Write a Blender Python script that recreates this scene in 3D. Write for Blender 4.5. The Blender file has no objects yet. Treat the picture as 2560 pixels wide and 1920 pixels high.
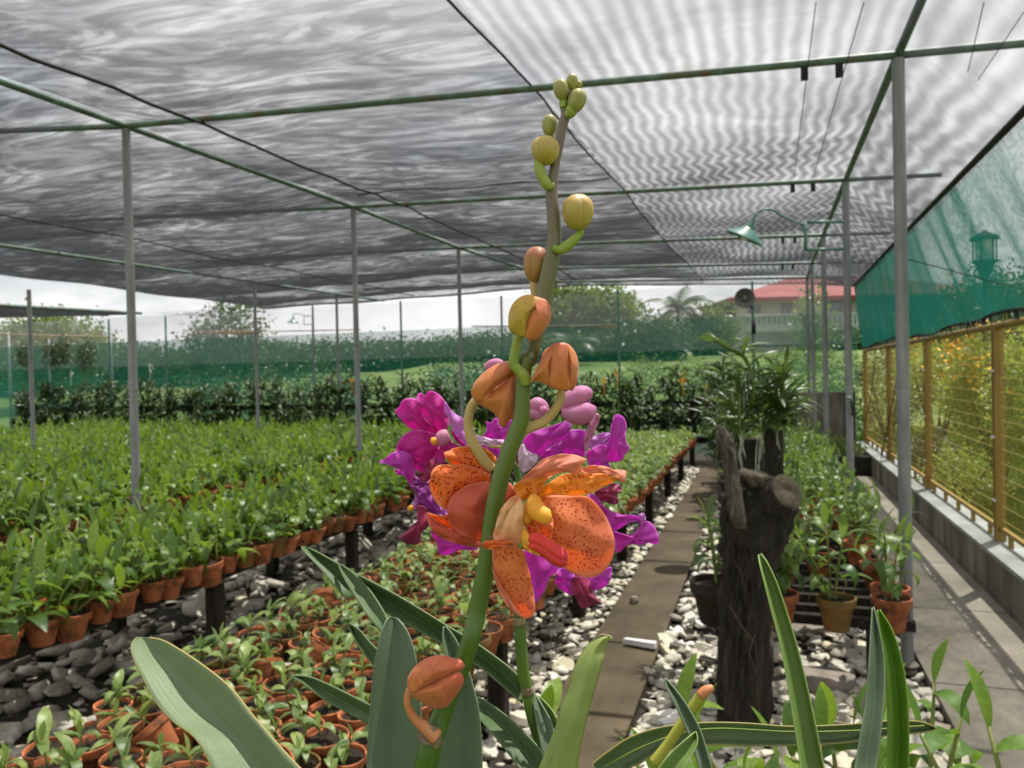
import bpy, math, random
import numpy as np
from mathutils import Vector, Matrix, Euler
R = math.radians
rng = random.Random(7)
S = bpy.context.scene
COL = S.collection

# ------------------------------------------------------------------ camera, sky, sun, exposure
CAM = Vector((0.0, 0.0, 1.55))
FPX, W0, H0 = 1950.0, 2560.0, 1920.0
YAW, PITCH, ROLL = R(18.0), R(0.73), R(1.25)
_f = Vector((-math.sin(YAW) * math.cos(PITCH), math.cos(YAW) * math.cos(PITCH), -math.sin(PITCH)))
_r0 = Vector((math.cos(YAW), math.sin(YAW), 0))
_u0 = _r0.cross(_f)
RT = _r0 * math.cos(ROLL) - _u0 * math.sin(ROLL)
UP = _r0 * math.sin(ROLL) + _u0 * math.cos(ROLL)
FW = _f
cam_data = bpy.data.cameras.new("camera")
cam = bpy.data.objects.new("camera", cam_data); COL.objects.link(cam)
cam.matrix_world = Matrix(((RT.x, UP.x, -FW.x, CAM.x), (RT.y, UP.y, -FW.y, CAM.y), (RT.z, UP.z, -FW.z, CAM.z), (0, 0, 0, 1)))
cam_data.sensor_width = 36; cam_data.lens = 36 * FPX / W0
cam_data.clip_start = 0.02; cam_data.clip_end = 900
cam_data.dof.use_dof = True; cam_data.dof.focus_distance = 0.42; cam_data.dof.aperture_fstop = 21
S.camera = cam
S.render.engine = 'CYCLES'
S.cycles.transparent_max_bounces = 24
S.cycles.max_bounces = 8
S.cycles.diffuse_bounces = 3; S.cycles.glossy_bounces = 2; S.cycles.transmission_bounces = 4
S.cycles.caustics_reflective = False; S.cycles.caustics_refractive = False
S.cycles.sample_clamp_indirect = 4
S.view_settings.view_transform = 'Standard'; S.view_settings.look = 'None'
S.view_settings.exposure = 0.36; S.view_settings.gamma = 1; S.view_settings.use_curve_mapping = False

def cp(u, v, d):
    "point seen at pixel (u, v) of the 2560 x 1920 photograph at camera depth d metres"
    return CAM + FW * d + RT * ((u - 1280) / FPX * d) + UP * ((960 - v) / FPX * d)
def ray(u, v): return FW + RT * ((u - 1280) / FPX) + UP * ((960 - v) / FPX)
def on_z(u, v, z):
    r = ray(u, v); return CAM + r * ((z - CAM.z) / r.z)
def on_y(u, v, y):
    r = ray(u, v); return CAM + r * (y / r.y)
def on_x(u, v, x):
    r = ray(u, v); return CAM + r * (x / r.x)

SUN = Vector((0.206, 0.30, 1.0)).normalized()
w = bpy.data.worlds.new("World"); S.world = w; w.use_nodes = True
wn, wl = w.node_tree.nodes, w.node_tree.links
bg = wn["Background"]; bg.inputs[1].default_value = 0.088
sky = wn.new("ShaderNodeTexSky"); sky.sky_type = 'NISHITA'; sky.sun_disc = False
sky.sun_elevation = math.asin(SUN.z); sky.sun_rotation = math.atan2(SUN.x, SUN.y)
sky.air_density = 1.2; sky.dust_density = 2.0
tc = wn.new("ShaderNodeTexCoord"); mp = wn.new("ShaderNodeMapping"); mp.inputs['Scale'].default_value = (1, 1, 2.6)
nz = wn.new("ShaderNodeTexNoise"); nz.inputs['Scale'].default_value = 2.3; nz.inputs['Detail'].default_value = 7; nz.inputs['Roughness'].default_value = .55
cr = wn.new("ShaderNodeValToRGB"); cr.color_ramp.elements[0].position = .24; cr.color_ramp.elements[1].position = .46
cr2 = wn.new("ShaderNodeValToRGB"); cr2.color_ramp.elements[0].position = .35; cr2.color_ramp.elements[1].position = .75
cr2.color_ramp.elements[0].color = (8.0, 8.05, 8.25, 1); cr2.color_ramp.elements[1].color = (12.6, 12.5, 12.3, 1)
mx = wn.new("ShaderNodeMix"); mx.data_type = 'RGBA'
wl.new(tc.outputs['Generated'], mp.inputs[0]); wl.new(mp.outputs[0], nz.inputs['Vector'])
wl.new(nz.outputs[0], cr.inputs[0]); wl.new(nz.outputs[0], cr2.inputs[0])
wl.new(cr.outputs[0], mx.inputs[0]); wl.new(sky.outputs[0], mx.inputs[6]); wl.new(cr2.outputs[0], mx.inputs[7])
wl.new(mx.outputs[2], bg.inputs[0])
sd = bpy.data.lights.new("sun", 'SUN'); sd.energy = 5.0; sd.angle = R(0.55); sd.color = (1, .955, .88)
sun = bpy.data.objects.new("sun", sd); COL.objects.link(sun)
sun.rotation_euler = SUN.to_track_quat('Z', 'Y').to_euler(); sun.location = (3, 5, 20)

# ------------------------------------------------------------------ materials
class NT:
    def __init__(s, name):
        s.m = bpy.data.materials.new(name); s.m.use_nodes = True
        s.t = s.m.node_tree; s.n = s.t.nodes; s.l = s.t.links
        s.p = s.n["Principled BSDF"]; s.out = s.n["Material Output"]
        s._tc = None
    def tc(s, k='Object'):
        if not s._tc: s._tc = s.n.new("ShaderNodeTexCoord")
        return s._tc.outputs[k]
    def add(s, typ, **kw):
        nd = s.n.new(typ)
        for k, v in kw.items(): setattr(nd, k, v)
        return nd
    def map(s, vec, scale):
        m = s.n.new("ShaderNodeMapping"); m.inputs['Scale'].default_value = scale if hasattr(scale, '__len__') else (scale,) * 3
        s.l.new(vec, m.inputs[0]); return m.outputs[0]
    def noise(s, vec, scale, detail=4, rough=.55, dist=0):
        n = s.n.new("ShaderNodeTexNoise"); n.inputs['Scale'].default_value = scale; n.inputs['Detail'].default_value = detail
        n.inputs['Roughness'].default_value = rough; n.inputs['Distortion'].default_value = dist
        if vec is not None: s.l.new(vec, n.inputs['Vector'])
        return n.outputs[0]
    def ramp(s, fac, stops):
        r = s.n.new("ShaderNodeValToRGB"); e = r.color_ramp.elements
        while len(e) > 1: e.remove(e[-1])
        e[0].position = stops[0][0]; e[0].color = c4(stops[0][1])
        for p, c in stops[1:]:
            q = e.new(p); q.color = c4(c)
        s.l.new(fac, r.inputs[0]); return r.outputs[0]
    def mix(s, fac, a, b, mode='MIX'):
        m = s.n.new("ShaderNodeMix"); m.data_type = 'RGBA'; m.blend_type = mode
        s.put(m.inputs[0], fac); s.put(m.inputs[6], a); s.put(m.inputs[7], b); return m.outputs[2]
    def math(s, op, a, b=0.0, clamp=False):
        m = s.n.new("ShaderNodeMath"); m.operation = op; m.use_clamp = clamp
        s.put(m.inputs[0], a); s.put(m.inputs[1], b); return m.outputs[0]
    def put(s, inp, v):
        if isinstance(v, bpy.types.NodeSocket): s.l.new(v, inp)
        elif hasattr(v, '__len__'): inp.default_value = c4(v)
        else: inp.default_value = v
    def bump(s, h, strength=.3, dist=.01):
        b = s.n.new("ShaderNodeBump"); b.inputs['Strength'].default_value = strength; b.inputs['Distance'].default_value = dist
        s.l.new(h, b.inputs['Height']); s.l.new(b.outputs[0], s.p.inputs['Normal']); return b.outputs[0]
    def transl(s, col, fac):
        t = s.n.new("ShaderNodeBsdfTranslucent"); s.put(t.inputs[0], col)
        m = s.n.new("ShaderNodeMixShader"); m.inputs[0].default_value = fac
        s.l.new(s.p.outputs[0], m.inputs[1]); s.l.new(t.outputs[0], m.inputs[2]); s.l.new(m.outputs[0], s.out.inputs[0])
def c4(c):
    if isinstance(c, (int, float)): return (c, c, c, 1)
    return (c[0], c[1], c[2], 1) if len(c) == 3 else tuple(c)

def simple(name, stops, scale=8, rough=.7, bump=.2, bdist=.005, detail=6, stretch=(1, 1, 1), rnd=0, spec=.3, metal=0, bscale=None, nrough=.6):
    n = NT(name); v = n.tc(); v = n.map(v, stretch)
    h = n.noise(v, scale, detail, nrough)
    c = n.ramp(h, stops)
    if rnd:
        oi = n.add("ShaderNodeObjectInfo"); hs = n.add("ShaderNodeHueSaturation")
        n.l.new(n.math('ADD', n.math('MULTIPLY', oi.outputs['Random'], rnd), 1 - rnd / 2), hs.inputs['Value'])
        n.l.new(c, hs.inputs['Color']); c = hs.outputs[0]
    n.put(n.p.inputs['Base Color'], c); n.p.inputs['Roughness'].default_value = rough
    n.p.inputs['Specular IOR Level'].default_value = spec; n.p.inputs['Metallic'].default_value = metal
    if bump: n.bump(n.noise(v, bscale or scale * 3, 5, .6), bump, bdist)
    return n.m

def leafmat(name, dark, light, tcol, tf=.35, scale=9, rough=.38, spec=.5, rnd=.8):
    n = NT(name); h = n.noise(n.tc(), scale, 4)
    c = n.ramp(h, [(.3, dark), (.7, light)])
    oi = n.add("ShaderNodeObjectInfo"); at = n.add("ShaderNodeAttribute", attribute_name='rnd')
    rv = n.math('FRACT', n.math('ADD', oi.outputs['Random'], at.outputs['Fac']))
    hs = n.add("ShaderNodeHueSaturation")
    n.l.new(n.math('ADD', n.math('MULTIPLY', rv, rnd), 1 - rnd / 2), hs.inputs['Value'])
    n.l.new(n.math('ADD', n.math('MULTIPLY', rv, -.05), .52), hs.inputs['Hue'])
    n.l.new(c, hs.inputs['Color'])
    n.put(n.p.inputs['Base Color'], hs.outputs[0]); n.p.inputs['Roughness'].default_value = rough
    n.p.inputs['Specular IOR Level'].default_value = spec
    n.bump(n.noise(n.tc(), scale * 12, 2), .15, .002)
    n.transl(n.mix(.5, hs.outputs[0], tcol), tf)
    return n.m

M = {}
M['leaf_dendro'] = leafmat('dendrobium leaf', (.045, .105, .010), (.12, .215, .026), (.36, .56, .04), .36, rnd=1.1)
M['leaf_big'] = leafmat('grey green dendrobium leaf', (.05, .11, .018), (.12, .205, .04), (.32, .50, .06), .35)
M['leaf_seed'] = leafmat('seedling leaf', (.10, .17, .04), (.21, .30, .09), (.42, .56, .12), .38)
M['leaf_dark'] = leafmat('dark vanda leaf', (.016, .034, .008), (.045, .08, .018), (.12, .18, .02), .22, rnd=.9)
M['leaf_front'] = leafmat('fresh leaf', (.05, .125, .014), (.11, .21, .028), (.32, .52, .04), .35, rough=.5, spec=.3)
M['foliage'] = leafmat('tree foliage', (.03, .058, .012), (.065, .11, .024), (.16, .25, .03), .25, scale=.6)
M['foliage_light'] = leafmat('light shrub foliage', (.07, .12, .02), (.14, .20, .035), (.3, .42, .05), .35, scale=.8)
M['foliage_yellow'] = leafmat('sunny yellow green foliage', (.12, .18, .03), (.23, .30, .055), (.5, .65, .10), .5, scale=.8)
M['foliage_dull'] = leafmat('dull foliage', (.03, .055, .018), (.06, .09, .03), (.12, .18, .04), .25, scale=.8)
M['palm'] = leafmat('palm frond', (.03, .055, .018), (.065, .10, .03), (.15, .22, .05), .3, scale=.8)
M['grass'] = leafmat('lawn grass', (.07, .13, .02), (.14, .22, .04), (.3, .45, .05), .35, scale=1.1)
M['orange_bloom'] = simple('orange blossom', [(.3, (.85, .33, .01)), (.7, (.9, .50, .03))], 20, .5, 0)
M['white_bloom'] = simple('white blossom', [(.3, (.7, .68, .66)), (.7, (.8, .8, .76))], 20, .5, 0)
M['terracotta'] = simple('terracotta', [(.28, (.04, .035, .015)), (.40, (.14, .055, .022)), (.5, (.34, .105, .038)), (.62, (.40, .13, .05)), (.78, (.46, .24, .14))], 14, .8, .35, .002, rnd=.6, nrough=.68)
M['mossy_pot'] = simple('mossy terracotta', [(.3, (.05, .055, .012)), (.5, (.13, .085, .022)), (.8, (.28, .10, .035))], 9, .8, .3, .002)
M['black_pot'] = simple('stained black clay pot', [(.3, (.012, .010, .008)), (.55, (.03, .02, .014)), (.85, (.09, .045, .025))], 9, .8, .3, .002)
M['potmix'] = simple('charcoal potting mix', [(.3, (.012, .009, .007)), (.55, (.035, .022, .014)), (.8, (.08, .045, .025))], 70, .95, .9, .01)
M['cane'] = simple('orchid cane', [(.3, (.10, .14, .03)), (.7, (.22, .22, .06))], 40, .6, .2)
M['oldwood'] = simple('weathered black wood', [(.3, (.008, .007, .005)), (.55, (.022, .017, .012)), (.85, (.07, .055, .035))], 6, .85, .8, .01, stretch=(6, 1, 6))
M['legwood'] = simple('bench leg wood', [(.3, (.010, .009, .006)), (.6, (.028, .022, .014)), (.9, (.08, .065, .04))], 6, .85, .8, .01, stretch=(6, 6, 1))
M['soil'] = simple('dark damp soil', [(.3, (.012, .010, .007)), (.55, (.026, .021, .014)), (.8, (.07, .058, .038))], 5, .9, .8, .02)
M['concrete'] = simple('path concrete', [(.25, (.13, .117, .09)), (.5, (.215, .195, .155)), (.8, (.31, .285, .24))], 2.2, .85, .35, .004, detail=9, bscale=60, rnd=.12)
M['wet_concrete'] = simple('mossy brown concrete', [(.25, (.034, .026, .011)), (.5, (.068, .050, .026)), (.8, (.115, .088, .050))], 3.0, .7, .4, .004, detail=9, bscale=50, rnd=.15)
M['wall_concrete'] = simple('stained wall concrete', [(.25, (.035, .03, .025)), (.45, (.13, .115, .095)), (.7, (.27, .245, .21))], 2.0, .85, .5, .006, detail=8, stretch=(2, 2, .5), bscale=24)
M['dark_wall'] = simple('black stained concrete', [(.25, (.012, .011, .009)), (.5, (.035, .031, .025)), (.8, (.09, .08, .065))], 1.6, .85, .5, .006, detail=8, stretch=(2, 2, .5), bscale=24)
M['ledge'] = simple('pale ledge plaster', [(.3, (.19, .20, .18)), (.6, (.28, .30, .28)), (.8, (.38, .40, .38))], 4, .8, .3, .003)
M['zinc'] = simple('galvanised pipe', [(.3, (.16, .16, .17)), (.55, (.24, .24, .255)), (.8, (.32, .32, .335))], 14, .5, .2, .001, stretch=(1, 1, .25), metal=.35, spec=.5)
M['green_pipe'] = simple('green painted pipe with rust', [(.34, (.16, .08, .04)), (.41, (.12, .13, .095)), (.5, (.09, .155, .125)), (.62, (.17, .245, .205)), (.72, (.30, .31, .25))], 7, .5, .25, .001, spec=.5)
M['green_metal'] = simple('green lamp enamel', [(.3, (.05, .15, .12)), (.7, (.10, .24, .19))], 9, .35, .1, .001, spec=.5)
M['yellow'] = simple('ochre painted steel', [(.28, (.09, .05, .018)), (.42, (.22, .135, .018)), (.8, (.29, .19, .028))], 10, .5, .2, .001, stretch=(1, 1, .3), spec=.5)
M['wire'] = simple('yellow coated wire', [(.3, (.36, .26, .07)), (.7, (.50, .38, .12))], 10, .45, 0)
M['chrome'] = simple('bright bolt', [(.3, (.5, .5, .48)), (.7, (.7, .7, .68))], 10, .3, 0, metal=.8)
M['black'] = simple('black rope', [(.3, (.008, .010, .010)), (.7, (.03, .035, .033))], 60, .8, .4, .003)
M['bamboo'] = simple('bamboo pole', [(.3, (.30, .20, .11)), (.7, (.55, .42, .28))], 5, .6, .2, .002)
M['roof_red'] = simple('red metal roof', [(.3, (.17, .013, .012)), (.7, (.24, .02, .018))], 1.2, .5, .2, .01)
M['wall_white'] = simple('cream house wall', [(.3, (.48, .46, .42)), (.7, (.62, .60, .56))], .6, .8, .2, .01)
M['glass'] = simple('dark window glass', [(.3, (.04, .05, .07)), (.7, (.10, .12, .15))], .5, .15, 0, spec=.6)
M['bark'] = simple('bark', [(.3, (.04, .03, .02)), (.7, (.11, .09, .065))], 4, .9, .8, .02, stretch=(3, 3, .6))
M['horn'] = simple('weathered grey horn', [(.3, (.10, .095, .085)), (.7, (.22, .21, .19))], 8, .5, .1)
M['root'] = simple('silvery aerial root', [(.3, (.22, .22, .17)), (.7, (.45, .45, .38))], 50, .8, .3, .001)

def stone_mat():
    n = NT('pale marble chips'); at = n.add("ShaderNodeAttribute", attribute_name='rnd'); oi = n.add("ShaderNodeObjectInfo")
    rv = n.math('FRACT', n.math('ADD', at.outputs['Fac'], oi.outputs['Random']))
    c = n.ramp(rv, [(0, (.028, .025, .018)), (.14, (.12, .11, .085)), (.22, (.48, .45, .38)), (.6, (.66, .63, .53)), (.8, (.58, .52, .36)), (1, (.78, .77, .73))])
    h = n.noise(n.tc(), 22, 6, .65)
    c = n.mix(n.ramp(h, [(.42, 0), (.75, .75)]), c, (.16, .13, .075))
    n.put(n.p.inputs['Base Color'], c); n.p.inputs['Roughness'].default_value = .75
    n.bump(n.noise(n.tc(), 60, 4), .4, .004); return n.m
M['stone'] = stone_mat()

def stump_mat():
    n = NT('dark stump bark'); v = n.map(n.tc(), (7, 7, 1.0))  # bark tone from near-black to brown, mottled by noise
    h = n.noise(v, 6, 10, .78, .9)
    c = n.ramp(h, [(.34, (.003, .003, .0025)), (.45, (.016, .012, .008)), (.56, (.05, .038, .022)), (.66, (.13, .10, .055)), (.8, (.22, .18, .12))])
    c = n.mix(n.ramp(n.noise(n.tc(), 7, 5, .6), [(.54, 0), (.7, .6)]), c, (.035, .04, .012))
    n.put(n.p.inputs['Base Color'], c); n.p.inputs['Roughness'].default_value = .9
    n.bump(h, 1.0, .06); return n.m
M['stump'] = stump_mat()
M['greywood'] = simple('grey splintered wood', [(.3, (.016, .012, .008)), (.5, (.065, .052, .036)), (.8, (.17, .145, .11))], 12, .85, .9, .01, stretch=(6, 6, .7))
M['cutwood'] = simple('cut wood face', [(.3, (.02, .016, .011)), (.5, (.06, .048, .030)), (.85, (.14, .115, .078))], 10, .85, .9, .012)

def net_mat(name, yarn, T0, pw, patt, lo, hi, tcol, tl=.5, depth=False):
    "shade cloth: yarn covers more of the view the flatter one looks along it; moire light and dark is painted in as varying knit density"
    n = NT(name)
    geo = n.add("ShaderNodeNewGeometry")
    d = n.add("ShaderNodeVectorMath", operation='DOT_PRODUCT')
    n.l.new(geo.outputs['Incoming'], d.inputs[0]); n.l.new(geo.outputs['True Normal'], d.inputs[1])
    c = n.math('MAXIMUM', n.math('ABSOLUTE', d.outputs['Value']), .05)
    p = patt(n)
    if depth:      # lo..hi scale the amount of yarn in the way: nearly unseen from straight below, strong at a flat angle
        T = n.math('POWER', T0, n.math('MULTIPLY', n.math('POWER', c, -pw), n.math('ADD', n.math('MULTIPLY', p, lo - hi), hi)))
    else:
        T = n.math('POWER', T0, n.math('POWER', c, -pw))
        T = n.math('MULTIPLY', T, n.math('ADD', n.math('MULTIPLY', p, hi - lo), lo), clamp=True)
    n.p.inputs['Base Color'].default_value = c4(yarn); n.p.inputs['Roughness'].default_value = .7
    n.p.inputs['Specular IOR Level'].default_value = .2
    t = n.n.new("ShaderNodeBsdfTranslucent"); t.inputs[0].default_value = c4(tcol)
    m = n.n.new("ShaderNodeMixShader"); m.inputs[0].default_value = tl
    n.l.new(n.p.outputs[0], m.inputs[1]); n.l.new(t.outputs[0], m.inputs[2])
    tr = n.n.new("ShaderNodeBsdfTransparent"); m2 = n.n.new("ShaderNodeMixShader")
    n.l.new(T, m2.inputs[0]); n.l.new(m.outputs[0], m2.inputs[1]); n.l.new(tr.outputs[0], m2.inputs[2])
    n.l.new(m2.outputs[0], n.out.inputs[0]); return n.m

def patt_left(n):  # swirling moire bands drawn into the cloth's density
    v = n.tc()
    a = n.noise(n.map(v, (.55, 1.0, 1)), 1.3, 6, .6, 1.6)
    b = n.noise(n.map(v, (.6, 2.0, 1)), 1.9, 4, .55, 3.2)
    return n.math('ADD', n.math('MULTIPLY', n.ramp(a, [(.36, 0), (.64, 1)]), .5), n.math('MULTIPLY', n.ramp(b, [(.4, 0), (.6, 1)]), .5))
def patt_right(n):
    v = n.tc()
    wv = n.add("ShaderNodeTexWave"); wv.wave_type = 'BANDS'; wv.bands_direction = 'X'; wv.inputs['Scale'].default_value = 3.5
    wv.inputs['Distortion'].default_value = 2.0; wv.inputs['Detail'].default_value = 2; wv.inputs['Detail Scale'].default_value = 1.6
    # the painted moire stripes zigzag along the length of the cloth
    sep = n.add("ShaderNodeSeparateXYZ"); n.l.new(v, sep.inputs[0])
    tri = n.math('PINGPONG', n.math('ADD', sep.outputs[1], n.math('MULTIPLY', n.noise(v, 1.3, 2), .35)), .24)
    amp = n.ramp(n.noise(v, .5, 2), [(.38, .1), (.62, 1.0)])
    cmb = n.add("ShaderNodeCombineXYZ")
    n.l.new(n.math('ADD', sep.outputs[0], n.math('MULTIPLY', n.math('MULTIPLY', tri, n.math('MULTIPLY', n.math('SUBTRACT', sep.outputs[1], 3.6), .085, True)), amp)), cmb.inputs[0])
    n.l.new(n.math('MULTIPLY', sep.outputs[1], .5), cmb.inputs[1])
    n.l.new(cmb.outputs[0], wv.inputs['Vector'])
    a = n.noise(n.map(v, (1, 1.2, 1)), 1.3, 5, .6, .8)
    return n.math('ADD', n.math('MULTIPLY', wv.outputs['Fac'], .55), n.math('MULTIPLY', n.ramp(a, [(.35, 0), (.65, 1)]), .45))
M['net_left'] = net_mat('black shade cloth', (.026, .027, .030), .885, 1.72, patt_left, .42, 1.95, (.034, .035, .039), .5, True)
M['net_right'] = net_mat('grey shade cloth', (.030, .031, .034), .90, 1.62, patt_right, .42, 1.7, (.042, .043, .048), .5, True)
def patt_fold(n):
    v = n.map(n.tc(), (0, 1.1, .10))
    a = n.noise(v, 2.2, 3, .5, .2); b = n.noise(n.map(n.tc(), (0, 3.2, 6)), 1.7, 4, .6, 2.8)
    sep = n.add("ShaderNodeSeparateXYZ"); n.l.new(n.tc(), sep.inputs[0])
    dn = n.ramp(n.math('DIVIDE', n.math('SUBTRACT', sep.outputs[1], 4.0), 6.0, True), [(0, 1), (.35, .8), (.62, .12), (1, .05)])
    s = n.math('ADD', n.math('MULTIPLY', n.ramp(a, [(.38, 0), (.58, 1)]), .55), n.math('MULTIPLY', n.ramp(b, [(.38, 0), (.62, 1)]), .45))
    return n.math('MULTIPLY', s, dn)
M['curtain'] = net_mat('green shade netting', (.008, .09, .068), .60, .62, patt_fold, .16, 1.2, (.010, .125, .095), .5)
def patt_soft(n):
    return n.ramp(n.noise(n.map(n.tc(), (1, 1, 1.5)), 1.2, 5, .6), [(.3, 0), (.7, 1)])
M['back_green'] = net_mat('green fence netting', (.012, .16, .11), .62, 1.0, patt_soft, .88, 1.06, (.02, .20, .13), .5)
M['back_white'] = net_mat('pale fine netting', (.30, .305, .32), .76, 1.0, patt_soft, .93, 1.08, (.4, .41, .43), .5)

# orchid flesh
def petal_mat(name, base, edge, back, spot=None, sscale=420, dens=.5, tcol=(1, .35, .1), tf=.35, size=.33, vein=None, strg=1.0):
    n = NT(name)
    uv = n.add("ShaderNodeUVMap"); sp = n.add("ShaderNodeSeparateXYZ"); n.l.new(uv.outputs[0], sp.inputs[0])
    g, r = sp.outputs[0], sp.outputs[1]
    h = n.noise(n.tc(), 70, 4)
    col = n.mix(n.math('ADD', n.math('MULTIPLY', g, .85), n.math('MULTIPLY', n.math('SUBTRACT', h, .5), .5), clamp=True), base, edge)
    if vein:
        vn = n.noise(n.map(n.tc(), (260, 260, 60)), 1.0, 3, .6, .8)
        col = n.mix(n.math('MULTIPLY', n.ramp(vn, [(.5, 0), (.7, 1)]), .45), col, vein)
    if spot:
        vo = n.add("ShaderNodeTexVoronoi"); vo.inputs['Scale'].default_value = sscale; vo.inputs['Randomness'].default_value = .95
        wob = n.noise(n.tc(), 900, 2)
        n.l.new(n.tc(), vo.inputs['Vector'])
        mask = n.noise(n.tc(), 95, 3, .5)
        th = n.math('ADD', n.math('MULTIPLY', n.math('SUBTRACT', mask, .5), .75), size)
        dd = n.math('ADD', vo.outputs['Distance'], n.math('MULTIPLY', n.math('SUBTRACT', wob, .5), .22))
        k = n.math('MULTIPLY', n.math('SUBTRACT', th, dd), 9, clamp=True)
        rim = n.ramp(r, [(0, 1), (.86, 1), (.97, 0)])
        k = n.math('MULTIPLY', k, rim)
        geo = n.add("ShaderNodeNewGeometry")
        col = n.mix(n.math('MULTIPLY', k, dens, clamp=True), col, spot)
    col = n.mix(n.ramp(r, [(.88, 0), (1, .55)]), col, back)
    n.put(n.p.inputs['Base Color'], col); n.p.inputs['Roughness'].default_value = .48
    n.p.inputs['Specular IOR Level'].default_value = .35
    n.p.inputs['Sheen Weight'].default_value = .15
    n.bump(n.noise(n.tc(), 230, 7, .68), .55, .0012)
    n.transl(n.mix(.35, col, tcol), tf)
    return n.m
M['pt_spot'] = petal_mat('orange spotted petal', (.86, .34, .09), (.80, .23, .14), (.86, .40, .26), (.46, .02, .016), 560, .85, (1, .42, .16), .55, size=.36)
M['pt_spoty'] = petal_mat('yellow orange spotted petal', (.90, .36, .02), (.86, .36, .07), (.88, .48, .24), (.32, .008, .006), 620, .98, (1, .52, .10), .55, size=.34)
M['pt_spotd'] = petal_mat('heavily spotted orange petal', (.80, .17, .02), (.85, .26, .06), (.88, .42, .24), (.38, .010, .006), 560, .92, (1, .32, .06), .5, size=.42)
M['pt_back'] = petal_mat('salmon petal back', (.72, .22, .12), (.76, .30, .20), (.85, .45, .28), None, tcol=(1, .45, .25), tf=.45)
M['pt_coral'] = petal_mat('coral orange bud skin', (.58, .22, .04), (.60, .155, .08), (.62, .22, .12), None, tcol=(1, .4, .12), tf=.2, vein=(.36, .12, .07))
M['pt_olive'] = petal_mat('yellow olive bud skin', (.46, .36, .03), (.52, .30, .06), (.60, .28, .10), None, tcol=(.8, .6, .1), tf=.2, vein=(.5, .22, .05))
M['pt_brick'] = petal_mat('brick bud skin', (.56, .20, .05), (.48, .085, .05), (.48, .12, .07), None, tcol=(1, .25, .1), tf=.12, vein=(.35, .03, .03))
M['pt_red'] = petal_mat('coral red petal back', (.62, .12, .055), (.58, .11, .065), (.72, .24, .14), None, tcol=(1, .26, .10), tf=.42)
M['pt_cream'] = petal_mat('cream salmon petal', (.85, .60, .30), (.80, .33, .18), (.80, .28, .14), None, tcol=(1, .6, .25), tf=.35)
M['pt_yellow'] = petal_mat('golden column', (.82, .34, .012), (.86, .50, .06), (.9, .6, .12), None, tcol=(1, .6, .05), tf=.3)
M['pt_lip'] = petal_mat('crimson lip', (.75, .06, .03), (.62, .02, .06), (.55, .02, .06), None, tcol=(1, .08, .06), tf=.25)
M['pp'] = petal_mat('magenta purple petal', (.60, .03, .42), (.52, .09, .55), (.68, .28, .68), None, tcol=(1, .14, .95), tf=.55, vein=(.40, .01, .34))
M['pp_spot'] = petal_mat('magenta spotted petal', (.62, .012, .26), (.60, .03, .42), (.68, .18, .62), (.25, .003, .11), 520, .7, (1, .07, .7), .52, size=.36)
M['pp_light'] = petal_mat('pale violet petal', (.62, .32, .62), (.52, .11, .55), (.66, .32, .68), None, tcol=(.9, .35, .9), tf=.45, vein=(.42, .08, .42))
M['pp_deep'] = petal_mat('deep violet petal', (.22, .015, .20), (.33, .03, .36), (.45, .12, .48), None, tcol=(.6, .03, .5), tf=.3)
M['pp_lip'] = petal_mat('maroon lip', (.30, .008, .07), (.16, .006, .06), (.16, .01, .08), None, tcol=(.4, .01, .1), tf=.15)
M['pp_white'] = petal_mat('white streaked throat', (.75, .65, .74), (.62, .42, .62), (.7, .5, .7), None, tcol=(.9, .7, .9), tf=.4, vein=(.45, .12, .45))
M['pp_bud'] = petal_mat('dusty pink bud', (.55, .22, .36), (.50, .14, .34), (.62, .34, .5), None, tcol=(.8, .25, .5), tf=.25)

def bud_mat(name, low, high, groove):
    n = NT(name)
    uv = n.add("ShaderNodeUVMap"); sp = n.add("ShaderNodeSeparateXYZ"); n.l.new(uv.outputs[0], sp.inputs[0])
    h = n.noise(n.tc(), 90, 4)
    f = n.math('ADD', sp.outputs[1], n.math('MULTIPLY', n.math('SUBTRACT', h, .5), .7), clamp=True)
    col = n.mix(f, low, high)
    gr = n.ramp(sp.outputs[0], [(0, .0), (.55, .05), (1, .85)])
    col = n.mix(gr, col, groove)
    sk = n.ramp(n.noise(n.tc(), 1100, 2), [(.5, 0), (.66, .38)]); bl = n.ramp(n.noise(n.tc(), 160, 4, .65), [(.5, 0), (.72, .4)])
    col = n.mix(sk, col, groove); col = n.mix(bl, col, groove)
    n.put(n.p.inputs['Base Color'], col); n.p.inputs['Roughness'].default_value = .5
    n.p.inputs['Subsurface Weight'].default_value = .3; n.p.inputs['Subsurface Radius'].default_value = (.006, .003, .001)
    n.p.inputs['Subsurface Scale'].default_value = .5
    n.bump(n.noise(n.tc(), 700, 3), .25, .0004); return n.m
M['bud_green'] = bud_mat('green bud', (.24, .28, .045), (.27, .26, .075), (.26, .14, .09))
M['bud_olive'] = bud_mat('yellow green bud', (.34, .33, .035), (.42, .28, .08), (.40, .15, .06))
M['bud_brown'] = bud_mat('russet bud', (.30, .20, .03), (.33, .11, .045), (.24, .06, .04))
M['bud_orange'] = bud_mat('orange bud', (.50, .28, .03), (.62, .20, .10), (.48, .11, .07))
M['bud_coral'] = bud_mat('coral orange bud', (.58, .23, .035), (.60, .17, .08), (.46, .11, .05))
M['bud_red'] = bud_mat('brick red bud', (.55, .17, .05), (.52, .10, .055), (.38, .045, .04))

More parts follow.
